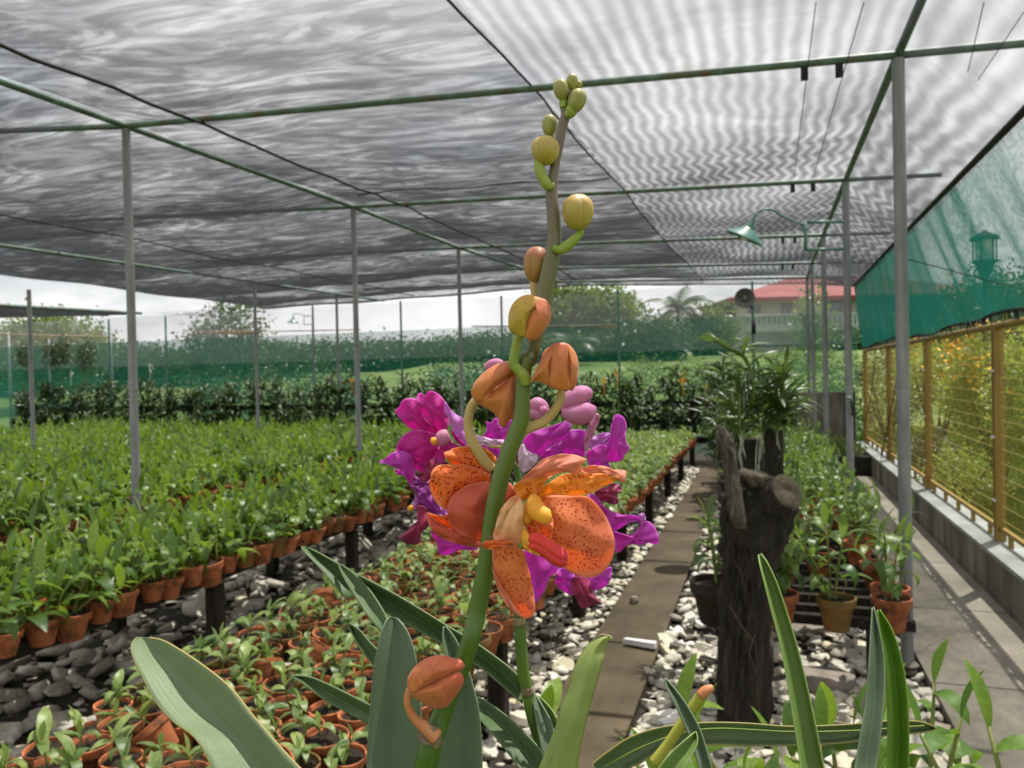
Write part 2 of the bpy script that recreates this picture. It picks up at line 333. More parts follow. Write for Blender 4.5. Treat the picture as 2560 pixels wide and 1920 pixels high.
def stem_mat(name, a, b, c, zlo, zhi):
    n = NT(name); sep = n.add("ShaderNodeSeparateXYZ"); n.l.new(n.tc(), sep.inputs[0])
    f = n.math('DIVIDE', n.math('SUBTRACT', sep.outputs[2], zlo), zhi - zlo, clamp=True)
    h = n.noise(n.map(n.tc(), (300, 300, 90)), 1, 5, .6)
    f = n.math('ADD', f, n.math('MULTIPLY', n.math('SUBTRACT', h, .5), .35), clamp=True)
    col = n.ramp(f, [(0, a), (.5, b), (1, c)])
    n.put(n.p.inputs['Base Color'], col); n.p.inputs['Roughness'].default_value = .42
    n.p.inputs['Subsurface Weight'].default_value = .1; n.p.inputs['Subsurface Scale'].default_value = .003
    n.bump(h, .15, .0006); return n.m
M['stem'] = stem_mat('green flower stem', (.050, .115, .005), (.085, .125, .012), (.13, .095, .065), 1.40, 1.66)
M['pedicel_green'] = simple('green pedicel', [(.3, (.17, .25, .03)), (.7, (.28, .32, .06))], 60, .45, .1, .0005)
M['pedicel_tan'] = simple('tan pedicel', [(.3, (.36, .25, .08)), (.7, (.45, .33, .14))], 60, .45, .1, .0005)
M['pedicel_red'] = simple('reddish pedicel', [(.3, (.42, .13, .05)), (.7, (.55, .24, .10))], 60, .45, .1, .0005)
M['darkstem'] = simple('dark green stem', [(.3, (.05, .10, .015)), (.7, (.10, .17, .03))], 50, .45, .1, .0005)
M['node_scar'] = simple('dry brown node sheath', [(.3, (.10, .08, .04)), (.7, (.26, .20, .12))], 90, .7, .4, .001)
M['yellowstem'] = simple('yellow green stub stem', [(.3, (.26, .27, .03)), (.7, (.38, .36, .06))], 50, .45, .1, .0005)

def strapmat(name, dark, light, edge, tcol, tf=.2, rough=.45):
    n = NT(name)
    uv = n.add("ShaderNodeUVMap"); sp = n.add("ShaderNodeSeparateXYZ"); n.l.new(uv.outputs[0], sp.inputs[0])
    st = n.noise(n.map(uv.outputs[0], (38, 1.2, 1)), 1.0, 4, .6)
    sp2 = n.noise(n.tc(), 900, 2); vv = n.noise(n.map(uv.outputs[0], (110, .5, 1)), 1.0, 3, .6)
    h = n.noise(n.tc(), 22, 4)
    f = n.math('ADD', n.math('ADD', n.math('MULTIPLY', st, .22), n.math('MULTIPLY', h, .8)), n.math('MULTIPLY', n.math('SUBTRACT', sp2, .5), .35), clamp=True)
    col = n.ramp(f, [(.25, dark), (.75, light)])
    e = n.math('ABSOLUTE', n.math('SUBTRACT', sp.outputs[0], .5))
    col = n.mix(n.ramp(e, [(.487, 0), (.498, .7)]), col, edge)
    col = n.mix(n.ramp(e, [(0, .3), (.012, 0)]), col, dark)
    n.put(n.p.inputs['Base Color'], col); n.p.inputs['Roughness'].default_value = rough
    n.p.inputs['Specular IOR Level'].default_value = .4
    sc_ = n.add('ShaderNodeTexVoronoi'); sc_.inputs['Scale'].default_value = 70; n.l.new(n.tc(), sc_.inputs['Vector'])
    sk = n.math('MULTIPLY', n.math('LESS_THAN', sc_.outputs['Distance'], .10), n.ramp(n.noise(n.tc(), 30, 2), [(.56, 0), (.62, .75)]))
    col = n.mix(sk, col, (.16, .11, .04)); n.put(n.p.inputs['Base Color'], col)
    n.bump(n.math('ADD', n.math('MULTIPLY', vv, .6), f), .38, .0014)
    n.transl(n.mix(.5, col, tcol), tf); return n.m
M['strap_grey'] = strapmat('grey green leaf', (.125, .18, .085), (.18, .24, .125), (.42, .30, .08), (.3, .45, .12))
M['strap_blue'] = strapmat('bloomy blue green leaf', (.085, .135, .075), (.14, .195, .12), (.2, .24, .15), (.2, .35, .12), .18)
M['strap_dark'] = strapmat('dark channelled leaf', (.040, .085, .026), (.085, .14, .048), (.16, .22, .10), (.15, .27, .05), .15)
M['strap_pale'] = strapmat('yellowing leaf', (.20, .28, .06), (.32, .38, .12), (.36, .30, .14), (.5, .6, .15), .3)
M['strap_green'] = strapmat('green strap leaf', (.11, .19, .035), (.17, .26, .07), (.25, .34, .10), (.3, .5, .06), .25)
M['strap_vivid'] = strapmat('vivid green strap leaf', (.06, .15, .006), (.11, .23, .014), (.22, .34, .05), (.3, .5, .02), .3)

# ------------------------------------------------------------------ mesh helpers
class MB:
    def __init__(s): s.v = []; s.f = []; s.uv = {}
    def tube(s, pts, rad, sides=8, cap=True):
        pts = [Vector(p) for p in pts]; n = len(pts)
        if not hasattr(rad, '__len__'): rad = [rad] * n
        b = len(s.v); prev = None
        for i, p in enumerate(pts):
            t = (pts[min(i + 1, n - 1)] - pts[max(i - 1, 0)]).normalized()
            if prev is None:
                a = Vector((1, 0, 0)) if abs(t.x) < .8 else Vector((0, 0, 1))
                nx = t.cross(a).normalized()
            else: nx = (prev - t * prev.dot(t)).normalized()
            prev = nx; ny = t.cross(nx)
            for k in range(sides):
                q = 2 * math.pi * k / sides
                s.v.append(p + (nx * math.cos(q) + ny * math.sin(q)) * rad[i])
        for i in range(n - 1):
            for k in range(sides):
                a = b + i * sides + k; c = b + i * sides + (k + 1) % sides
                s.f.append((a, c, c + sides, a + sides))
        if cap:
            s.f.append(tuple(b + k for k in reversed(range(sides)))); s.f.append(tuple(b + (n - 1) * sides + k for k in range(sides)))
        return s
    def box(s, lo, hi, mtx=None, bev=0):
        b = len(s.v)
        for z in (lo[2], hi[2]):
            for y in (lo[1], hi[1]):
                for x in (lo[0], hi[0]):
                    p = Vector((x, y, z)); s.v.append(mtx @ p if mtx else p)
        for f in ((0, 2, 3, 1), (4, 5, 7, 6), (0, 1, 5, 4), (2, 6, 7, 3), (0, 4, 6, 2), (1, 3, 7, 5)): s.f.append(tuple(b + i for i in f))
        return s
    def lathe(s, prof, c=(0, 0, 0), sides=20, mtx=None, close=False):
        b = len(s.v); n = len(prof); c = Vector(c)
        for r, z in prof:
            for k in range(sides):
                q = 2 * math.pi * k / sides; p = Vector((r * math.cos(q), r * math.sin(q), z))
                s.v.append((mtx @ p if mtx else p) + c)
        for i in range(n - 1):
            for k in range(sides):
                a = b + i * sides + k; d = b + i * sides + (k + 1) % sides
                s.f.append((a, d, d + sides, a + sides))
        if close: s.f.append(tuple(b + (n - 1) * sides + k for k in range(sides)))
        return s
    def raw(s, v, f):
        b = len(s.v); s.v += [Vector(p) for p in v]; s.f += [tuple(b + i for i in q) for q in f]; return s
    def build(s, name, mat, parent=None, smooth=True, angle=None, rel=None):
        off = Vector(rel) if rel is not None else None
        me = bpy.data.meshes.new(name)
        me.from_pydata([tuple(p - off) if off else tuple(p) for p in s.v], [], s.f)
        me.materials.append(mat if not isinstance(mat, str) else M[mat])
        if smooth: me.polygons.foreach_set('use_smooth', [True] * len(me.polygons))
        if smooth and angle is not None:
            try: me.set_sharp_from_angle(angle=R(angle))
            except Exception: pass
        me.update()
        return link(name, me, parent)
def link(name, me, parent=None):
    o = bpy.data.objects.new(name, me); COL.objects.link(o)
    if parent: o.parent = parent
    return o
def tag(o, label=None, cat=None, group=None, kind=None):
    if label: o['label'] = label
    if cat: o['category'] = cat
    if group: o['group'] = group
    if kind: o['kind'] = kind
    return o
def thing(name, label, cat, loc=(0, 0, 0), rz=0, group=None):
    o = bpy.data.objects.new(name, None); COL.objects.link(o); o.empty_display_size = .1
    o.location = loc; o.rotation_euler = (0, 0, rz); return tag(o, label, cat, group)
def np_mesh(name, V, F, mat, rnd=None, parent=None, smooth=False):
    "V (n,3) array, F (m,k) int array, all faces the same size"
    me = bpy.data.meshes.new(name); k = F.shape[1]
    me.vertices.add(len(V)); me.vertices.foreach_set('co', V.astype(np.float32).ravel())
    me.loops.add(F.size); me.loops.foreach_set('vertex_index', F.astype(np.int32).ravel())
    me.polygons.add(len(F)); me.polygons.foreach_set('loop_start', np.arange(0, F.size, k, dtype=np.int32))
    try: me.polygons.foreach_set('loop_total', np.full(len(F), k, np.int32))
    except Exception: pass
    for m in (mat if isinstance(mat, (list, tuple)) else [mat]): me.materials.append(M[m] if isinstance(m, str) else m)
    if rnd is not None:
        a = me.attributes.new('rnd', 'FLOAT', 'POINT'); a.data.foreach_set('value', rnd.astype(np.float32))
    if smooth: me.polygons.foreach_set('use_smooth', np.ones(len(F), bool))
    me.update(calc_edges=True); me.validate()
    return link(name, me, parent)

def sweep(pts, n):
    "catmull-rom through 2D or 3D points"
    P = np.array(pts, float); m = len(P); out = []
    if m < 3:
        t = np.linspace(0, 1, n)[:, None]; return P[0] * (1 - t) + P[-1] * t
    Q = np.vstack([2 * P[0] - P[1], P, 2 * P[-1] - P[-2]])
    for x in np.linspace(0, m - 1, n):
        i = min(int(x), m - 2); t = x - i; a, b, c, d = Q[i], Q[i + 1], Q[i + 2], Q[i + 3]
        out.append(.5 * (2 * b + (c - a) * t + (2 * a - 5 * b + 4 * c - d) * t * t + (3 * b - a - 3 * c + d) * t ** 3))
    return np.array(out)
def closed_curve(pts, n):
    P = np.array(pts, float); m = len(P); out = []
    seg = np.linalg.norm(np.roll(P, -1, 0) - P, axis=1); cum = np.concatenate([[0], np.cumsum(seg)])
    for s_ in np.linspace(0, cum[-1], n, endpoint=False):
        i = int(np.searchsorted(cum, s_, 'right') - 1); i = min(i, m - 1); t = (s_ - cum[i]) / max(seg[i], 1e-9)
        a, b, c, d = P[i - 1], P[i], P[(i + 1) % m], P[(i + 2) % m]
        out.append(.5 * (2 * b + (c - a) * t + (2 * a - 5 * b + 4 * c - d) * t * t + (3 * b - a - 3 * c + d) * t ** 3))
    return np.array(out)
# ------------------------------------------------------------------ ground, paths, kerb
def terrain_h(x, y):
    d = max(0.0, y - 19.0)
    h = 3.3 * (1 - math.exp(-d / 20.0)) if d > 0 else 0.0
    if x > 1.6: h = max(h, min(1.0, (x - 1.6) * .05) + (.3 * (1 - math.exp(-(x - 1.6) / 6))))
    if x < -19: h *= .8
    return h
def terrain():
    xs = np.concatenate([np.linspace(-260, -30, 10), np.linspace(-26, 1.62, 12), np.linspace(2.4, 60, 26), np.linspace(80, 260, 7)])
    ys = np.concatenate([np.linspace(-60, -5, 5), np.linspace(0, 19, 8), np.linspace(20.5, 80, 30), np.linspace(95, 420, 10)])
    V = np.array([(x, y, terrain_h(x, y) - .06 + .05 * math.sin(x * .9 + 2) * math.sin(y * .7) * (1 if x > 3 or y > 20 else 0)) for y in ys for x in xs])
    nx = len(xs); F = np.array([(j * nx + i, j * nx + i + 1, (j + 1) * nx + i + 1, (j + 1) * nx + i) for j in range(len(ys) - 1) for i in range(nx - 1)])
    return np_mesh('lawn_ground', V, F, simple('lawn turf', [(.3, (.05, .085, .016)), (.46, (.10, .145, .03)), (.6, (.17, .21, .055)), (.75, (.22, .25, .09))], .45, .95, .6, .05, detail=12, nrough=.72), smooth=True)
tag(terrain(), kind='structure')
b = MB(); b.raw([(-24, -1, 0), (1.5, -1, 0), (1.5, 19, 0), (-24, 19, 0)], [(0, 1, 2, 3)])
soil = tag(b.build('ground', 'soil', smooth=False), kind='structure')
# narrow walkway of old slabs
walk = thing('walkway', None, None); tag(walk, kind='structure')
y = .35; k = 0
for ln in (3.95, 3.1, 2.9, 3.4):
    b = MB(); dx = rng.uniform(-.006, .006); y1 = y + ln - .022
    x0, x1 = -.955 + dx, -.575 + dx; h = .045 + rng.uniform(-.004, .004)
    b.box((x0, y, -.05), (x1, y1, h)); b.build('slab', 'wet_concrete', walk, smooth=False); y += ln
# right hand concrete path with kerb wall
path = thing('path', None, None); tag(path, kind='structure')
ys = [-1.0, .6, 1.75, 2.87, 4.1, 5.35, 6.6, 7.85, 9.1, 10.35, 11.6]
for i in range(len(ys) - 1):
    x0 = .72 if ys[i] >= 2.8 else .78
    MB().box((x0, ys[i], -.05), (1.358, ys[i + 1] - .012, .05)).build('slab', 'concrete', path, smooth=False)
kerb = thing('low_wall', 'low stained concrete wall with pale ledge carrying the ochre mesh fence', 'wall')
MB().box((1.36, -1, -.1), (1.62, 13.58, .315)).build('wall_body', 'wall_concrete', kerb, smooth=False)
MB().box((1.352, -1, .318), (1.63, 13.58, .345)).build('ledge', 'ledge', kerb, smooth=False)
# trough across the end of the path, and end wall
tr = thing('planting_trough', 'low dark concrete trough with mossy weeds across the end of the path', 'trough')
MB().box((.55, 11.65, -.05), (1.35, 11.78, .31)).build('trough_wall', 'dark_wall', tr, smooth=False)
MB().box((.5, 11.78, 0), (1.35, 13.4, .27)).build('trough_soil', 'soil', tr, smooth=False)
ew = thing('end_wall', 'dark stained concrete wall panel standing at the end of the path', 'wall')
MB().box((-.15, 13.42, 0), (.35, 13.54, 1.14)).build('wall_panel', 'dark_wall', ew, smooth=False)
MB().box((.353, 13.40, 0), (1.34, 13.53, 1.15)).build('wall_panel', 'wall_concrete', ew, smooth=False)
MB().box((1.19, 13.385, 0), (1.345, 13.398, 1.148)).build('dark_strip', 'dark_wall', ew, smooth=False)  # darker strip down the right end of the panel

# ------------------------------------------------------------------ stones
def chip(r_, seed, n=7):
    q = random.Random(seed); a0 = q.random() * 6.28; asp = q.uniform(.5, 1)
    pts = []; 
    for k in range(n):
        a = a0 + 6.283 * k / n + q.uniform(-.3, .3); rr = q.uniform(.65, 1.1)
        pts.append((math.cos(a) * rr, math.sin(a) * rr * asp))
    t = q.uniform(.10, .22); v = []; 
    tx, ty = q.uniform(-.25, .25), q.uniform(-.25, .25)
    for (x, y_) in pts: v.append((x, y_, -t))
    for (x, y_) in pts: v.append((x * .86, y_ * .86, t + tx * x + ty * y_))
    f = [tuple(range(n - 1, -1, -1)), tuple(range(n, 2 * n))] + [(k, (k + 1) % n, n + (k + 1) % n, n + k) for k in range(n)]
    return np.array(v), f
CH = [chip(1, 50 + i, 6) for i in range(14)]
def tri(f):
    o = []
    for q in f:
        for i in range(1, len(q) - 1): o.append((q[0], q[i], q[i + 1]))
    return np.array(o)
CHT = [tri(c[1]) for c in CH]
def stone_spots(x0, x1, y0, y1, n, smin, smax, seed):
    q = random.Random(seed)
    return [(q.uniform(x0, x1), y0 + (y1 - y0) * q.random() ** 1.25, smin + (smax - smin) * q.random() ** 2.2) for _ in range(n)]
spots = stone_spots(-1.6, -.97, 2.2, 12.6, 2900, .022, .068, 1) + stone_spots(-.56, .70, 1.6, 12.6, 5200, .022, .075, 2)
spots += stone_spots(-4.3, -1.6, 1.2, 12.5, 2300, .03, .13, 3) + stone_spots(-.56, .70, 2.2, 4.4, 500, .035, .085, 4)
spots += stone_spots(.40, .76, 1.4, 2.9, 120, .02, .06, 6)
def px_size(x, y_, s): return s / max(.1, (Vector((x, y_, 0)) - CAM).length)
def vis(x, y_, m=0):
    p = Vector((x, y_, 0)) - CAM; z = p.dot(FW)
    if z < .3: return False
    u = 1280 + FPX * p.dot(RT) / z; v = 960 - FPX * p.dot(UP) / z
    return -m < u < 2560 + m and v < 1920 + m
near = sorted([s for s in spots if vis(*s[:2]) and s[0] > -1.5], key=lambda s: -px_size(*s))[:300]
nearset = set(near)
meshes = []
for i, (v, f) in enumerate(CH):
    me = bpy.data.meshes.new('stone'); me.from_pydata(v.tolist(), [], f); me.materials.append(M['stone']); me.update(); meshes.append(me)
qs = random.Random(5)
def stone_mtx(s, q):
    x, y_, r_ = s; base = 0.0
    return Matrix.Translation((x, y_, r_ * .2 + q.uniform(0, .022))) @ Euler((q.gauss(0, .28), q.gauss(0, .28), q.uniform(0, 6.28))).to_matrix().to_4x4() @ Matrix.Diagonal((r_, r_, r_ * q.uniform(.8, 1.3), 1))
bed = thing('stone_ground_cover', None, None); tag(bed, kind='structure')
for s in near:
    o = link('stone', qs.choice(meshes), bed); o.matrix_world = stone_mtx(s, qs)
Vs, Fs, Rs, off = [], [], [], 0
for s in spots:
    if s in nearset: continue
    i = qs.randrange(len(CH)); mt = np.array(stone_mtx(s, qs)); v = CH[i][0]
    Vs.append(v @ mt[:3, :3].T + mt[:3, 3]); Fs.append(CHT[i] + off); off += len(v); Rs.append(np.full(len(v), (qs.random() * (.09 if qs.random() < .93 else .9) if s[0] < -1.45 else qs.random())))  # chips under benches and in the aisle coloured darker for the shade there
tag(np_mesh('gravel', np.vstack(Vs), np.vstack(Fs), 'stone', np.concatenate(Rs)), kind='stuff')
# white broken slab piece lying across the walkway joint, a round flat stone
def slabstone(name, label, p, rz, dims, tilt=(0, 0), mat='stone'):
    q = MB(); a, b_, c_ = dims
    v = [(-a, -b_ * .8, 0), (a, -b_, 0), (a * .96, b_, 0), (-a * .9, b_ * .7, 0)]
    q.raw(v + [(x * .97, y_ * .93, c_ * (1 + .1 * math.sin(x * 90))) for x, y_, z in v], [(3, 2, 1, 0), (4, 5, 6, 7), (0, 1, 5, 4), (1, 2, 6, 5), (2, 3, 7, 6), (3, 0, 4, 7)])
    o = q.build(name, mat, smooth=False); o.location = p; o.rotation_euler = (tilt[0], tilt[1], rz); return tag(o, label, 'stone')
white = simple('white marble offcut', [(.3, (.55, .55, .55)), (.7, (.74, .74, .73))], 20, .6, .2, .003)
slabstone('marble_offcut', 'long white marble offcut lying across a joint of the narrow walkway', on_z(1600, 1613, .055), R(-14), (.095, .022, .028), mat=white)
gs = simple('grey brown stone', [(.3, (.16, .135, .11)), (.7, (.30, .265, .22))], 14, .8, .5, .006)
p = on_z(2060, 1708, .05)
b = MB(); b.lathe([(0.001, .125), (.10, .13), (.125, .118), (.128, .09), (.105, 0), (.09, -.05)], sides=18); 
for i, v in enumerate(b.v): b.v[i] = Vector((v.x * 1.15 + .01 * math.sin(v.y * 40), v.y * .78 + .008 * math.sin(v.x * 50), v.z * .8 + .10 * v.x * -.6))
o = b.build('flat_topped_stone', gs, angle=35); o.location = (p.x, p.y, .0); o.rotation_euler = (0, 0, .2); tag(o, 'round flat topped grey brown stone among the chips beside the dark stump', 'stone')
for (u, v, a, rz) in ((2010, 1575, .10, .3), (2110, 1620, .06, 1.2), (2150, 1760, .08, .7), (1960, 1590, .055, 2)):
    p = on_z(u, v, .03); slabstone('rubble_slab', None, p, rz, (a, a * .6, .03), (R(12), R(-8)), gs)
labs = ['large grey slab of rubble under the potted orchid bench', 'grey slab tilted beneath the bench edge near the pipe post', 'grey rubble slab beside the flat topped stone', 'small grey slab next to the dark stump base']
for o, l in zip([o for o in COL.objects if o.name.startswith('rubble_slab')], labs): tag(o, l, 'stone')
q = MB(); q.lathe([(.0, .045), (.022, .04), (.03, .02), (.028, 0)], sides=7); o = q.build('pebble', gs, smooth=False); o.location = on_z(1585, 1505, .05); o.location.z = .045
tag(o, 'small lone pebble sitting on the brown walkway slab', 'stone')

# ------------------------------------------------------------------ shade house: pipe frame
PR, PL = .67, -4.05
YB = [4.3, 7.15, 9.95, 12.15, 13.45]
zR = [3.094, 3.13, 3.09, 3.045, 3.03]
frame = thing('shade_house_frame', 'pipe frame of the shade house with green rusty beams on grey posts', 'shade house frame')
def post(x, y_, z, r_=.030, zb=0, name='post'):
    o = MB().tube([(0, 0, 0), (0, 0, (z - zb) * .5), (0, 0, z - zb)], r_, 14).build(name, 'zinc', frame, angle=40)
    o.location = (x, y_, zb)
    if y_ < 9 and x > -5:
        c = MB().tube([(x, y_, zb + (z - zb) * .46), (x, y_, zb + (z - zb) * .46 + .05)], r_ * 1.09, 14).build('pipe_collar', 'zinc', frame, angle=40)
        MB().lathe([(.055, .012), (.055, .006), (.032, .03)], (x, y_, zb), 12).build('post_foot', 'concrete', frame)
    return o
def pipe(a, c, r_=.021, name='beam', mat='green_pipe'):
    a, c = Vector(a), Vector(c); d = c - a; L = d.length
    o = MB().tube([(0, 0, 0), (0, 0, L / 2), (0, 0, L)], r_, 10).build(name, mat, frame, angle=40)
    o.location = a; o.rotation_euler = d.to_track_quat('Z', 'Y').to_euler(); return o
tops = []
jr = [on_y(2245, 137, YB[0]), on_y(2114, 449, YB[1]), on_y(2058, 588, YB[2]), on_y(2030, 658, YB[3]), on_y(2018, 694, YB[4])]
jl = [on_y(315, 315, 4.22), on_y(883, 517, 7.16), on_y(1146, 619, 10.0), on_y(1310, 672, 12.1), on_y(1400, 705, 13.45)]
for i, a in enumerate(jr):
    post(a.x if i < 1 else a.x, a.y, a.z - .02, .030 if i < 3 else .026, .045 if i == 0 else 0)
for i, a in enumerate(jl[:3]): post(a.x, a.y, a.z - .02, .028)
ext = lambda a, c, t: a + (c - a) * t
# cross beams: right eave -> right row -> left row -> farther left
for i in range(5):
    a, c = jr[i], jl[i]; 
    eave = ext(a, c, -.155 if i else -.17)
    if i: eave = a + (a - c).normalized() * .72 + Vector((0, 0, .0))
    pipe(eave, a); pipe(a, c)
    far = ext(a, c, 1.95) if i else ext(a, c, 1.5); far.z = c.z + (c.z - a.z) * .5 + (.10 if i < 2 else 0)
    pipe(c, far, name='beam')
# long beams
def chain(P, **k):
    for a, c in zip(P[:-1], P[1:]): pipe(a, c, **k)
chain([on_y(2330, -60, 3.9)] + jr, r_=.022); 
chain([ext(jl[0], jl[1], -.95)] + jl, r_=.022)
lf = [on_y(-140, 588, 5.2), on_y(0, 613, 6.2), on_y(500, 685, 10.2), on_y(960, 752, 13.3)]
chain(lf, r_=.020)
for (u, vt, y_) in ((72, 724, 7.6), (636, 712, 10.9), (841, 737, 13.2)):
    t = on_y(u, vt, y_); post(t.x, t.y, t.z, .026)
# perimeter posts at the back, dark green
for u in (270, 412, 781, 1001, 1253, 1545, 1881):
    t = on_y(u, 745, 13.62); o = post(t.x, 13.62, 3.0 if u > 500 else 2.95, .020); o.data.materials[0] = M['green_metal'] if u != 781 else M['zinc']
# cables and hose hangers on the cross beams
for (u0, v0, u1, v1) in ((2040, -10, 1985, 445), (2160, -10, 2033, 445), (2460, -10, 2420, 180), (2560, 30, 2445, 200)):
    a = on_y(u0, v0, 3.7); a = on_z(u0, max(v0, 5), 3.06); c = on_z(u1, v1, 3.05)
    pipe(a, c, .0022, 'cable', 'black')
for i, us in ((0, (2012, 2098)), (1, (1983, 2033)), (2, (1957, 1988)), (3, (1957, 1983))):
    for u in us:
        P = ext(jr[i], jl[i], 0); t = (ray(u, 500)); # find point of the beam under this pixel column
        best = min((abs(1280 + FPX * ((q - CAM).dot(RT)) / ((q - CAM).dot(FW)) - u), s) for s in [k / 400 for k in range(0, 160)] for q in [ext(jr[i], jl[i], s)])[1]
        q = ext(jr[i], jl[i], best)
        MB().box((-.018, -.012, -.085), (.018, .012, -.018)).build('hanger', 'black', frame, smooth=False).location = q

# ------------------------------------------------------------------ roof cloth: sheets between the beams, sagging a little
def interp(P, y_):
    for a, c in zip(P[:-1], P[1:]):
        if y_ <= c.y or c is P[-1]:
            t = (y_ - a.y) / (c.y - a.y); return a.lerp(c, t)
roofline_R = [ext(jr[0], jr[1], -1.6)] + jr + [on_y(2012, 712, 13.85)]
roofline_L = [ext(jl[0], jl[1], -1.6)] + jl + [on_y(1420, 717, 13.85)]
eR = [on_y(2900, -60, 2.6), on_y(2550, 300, 3.95), on_y(2330, 520, 6.3), on_y(2220, 630, 9.0), on_y(2137, 716, 13.4), on_y(2130, 720, 13.85)]
eL = [on_y(-500, 690, 5.6), on_y(0, 723, 8.6), on_y(636, 766, 13.6), on_y(650, 768, 13.85)]
eL = [Vector((-10.9, -2, 3.25)), Vector((-10.9, 8.4, 3.2)), Vector((-9.9, 13.4, 3.02)), Vector((-9.9, 13.85, 3.0))]
def cloth(name, fa, fb, y0, y1, nx, ny, mat, parent, sag):
    V = []; 
    for j in range(ny + 1):
        y_ = y0 + (y1 - y0) * j / ny; a, c = fa(y_), fb(y_)
        k = [abs(y_ - q) for q in YB]; i = sum(1 for q in YB if q < y_)
        lo = YB[i - 1] if i else YB[0] - 2.9; hi = YB[i] if i < 5 else YB[-1] + .6
        sy = math.sin(math.pi * max(0, min(1, (y_ - lo) / (hi - lo))))
        for q in range(nx + 1):
            t = q / nx; p = a.lerp(c, t)
            p.z += .030 - sag * sy * (.35 + .65 * math.sin(math.pi * t)) + .012 * math.sin(p.x * 3 + y_ * 2)
            V.append(p)
    n = nx + 1
    F = [(j * n + i, j * n + i + 1, (j + 1) * n + i + 1, (j + 1) * n + i) for j in range(ny) for i in range(nx)]
    return MB().raw(V, F).build(name, mat, parent)
roof = thing('shade_cloth_roof', 'dark knitted shade cloth stretched over the pipe frame above the orchid beds', 'shade cloth')
mid = lambda y_: interp(roofline_R, y_).lerp(interp(roofline_L, y_), .40)
fR, fL, fE, fW = (lambda y_: interp(roofline_R, y_)), (lambda y_: interp(roofline_L, y_)), (lambda y_: interp(eR, y_)), (lambda y_: interp(eL, y_))
cloth('cloth_sheet', fE, fR, 2.0, 13.85, 4, 60, 'net_right', roof, .01)
cloth('cloth_sheet', fR, mid, 1.2, 13.85, 10, 60, 'net_right', roof, .025)
cloth('cloth_sheet', mid, fL, 1.2, 13.85, 14, 60, 'net_left', roof, .028)
cloth('cloth_sheet', fL, fW, 1.2, 13.85, 26, 60, 'net_left', roof, .045)
def seam(P, r_=.008, name='seam_cord'):
    return MB().tube([tuple(p) for p in P], r_, 5).build(name, 'black', roof)
def roofpt(f, y_, dz=-.012): 
    p = f(y_).copy(); i = sum(1 for q in YB if q < y_); lo = YB[i - 1] if i else YB[0] - 2.9; hi = YB[i] if i < 5 else YB[-1] + .6
    p.z += .030 + dz - .03 * math.sin(math.pi * max(0, min(1, (y_ - lo) / (hi - lo)))); return p
seam([roofpt(mid, 1.5 + .25 * k) + Vector((rng.uniform(-.006, .006), 0, 0)) for k in range(49)], .007)
sm2 = lambda y_: fR(y_).lerp(fL(y_), .87)
seam([roofpt(sm2, 1.5 + .25 * k, -.05) + Vector((rng.uniform(-.012, .012), 0, rng.uniform(-.01, .01))) for k in range(47)], .011)
sm3 = lambda y_: fL(y_).lerp(fW(y_), .42)
seam([roofpt(sm3, 3 + .25 * k, -.08) for k in range(42)], .009)
seam([fR(6.45).lerp(fL(6.45), .40 + .5 * k / 14) + Vector((0, 0, -.03 - .012 * math.sin(k))) for k in range(15)], .006)
seam([fE(2.1 + .4 * k) + Vector((0, 0, .02)) for k in range(30)], .020, 'edge_hem')
seam([fR(13.85).lerp(fL(13.85), k / 10) + Vector((0, 0, .02)) for k in range(-2, 24) if k <= 10] + [fL(13.85).lerp(fW(13.85), k / 10) + Vector((0, 0, .02)) for k in range(1, 11)], .010, 'edge_hem')

# ------------------------------------------------------------------ green side curtain, folded, with its ragged hem tied to the fence
cur = thing('side_curtain', 'green netting curtain hung from roof edge down to the fence rail', 'curtain')
V = []; NY, NZ = 150, 12
for j in range(NY + 1):
    y_ = 2.3 + (13.5 - 2.3) * j / NY; top = fE(y_); 
    fold = .035 * math.sin(y_ * 5.1 + 1.3 * math.sin(y_ * 1.7)) + .02 * math.sin(y_ * 11.3)
    hem = 1.858 + .018 * math.sin(y_ * 1.3) - .012 * math.sin(y_ * 4.1)
    for i in range(NZ + 1):
        t = i / NZ; V.append((top.x * (1 - t) + 1.47 * t + fold * math.sin(math.pi * min(1, t * .9 + .1)) * (.4 + .6 * t), y_ + .05 * fold * t, top.z * (1 - t) + hem * t))
F = [(j * (NZ + 1) + i, j * (NZ + 1) + i + 1, (j + 1) * (NZ + 1) + i + 1, (j + 1) * (NZ + 1) + i) for j in range(NY) for i in range(NZ)]
MB().raw(V, F).build('curtain_cloth', 'curtain', cur)
hc = []; 
for j in range(NY + 1):
    y_ = 2.3 + (13.5 - 2.3) * j / NY; hc.append((1.468 + .006 * math.sin(y_ * 9), y_, 1.858 + .018 * math.sin(y_ * 1.3) - .012 * math.sin(y_ * 4.1)))
MB().tube(hc, .012, 6).build('hem_cord', 'black', cur)
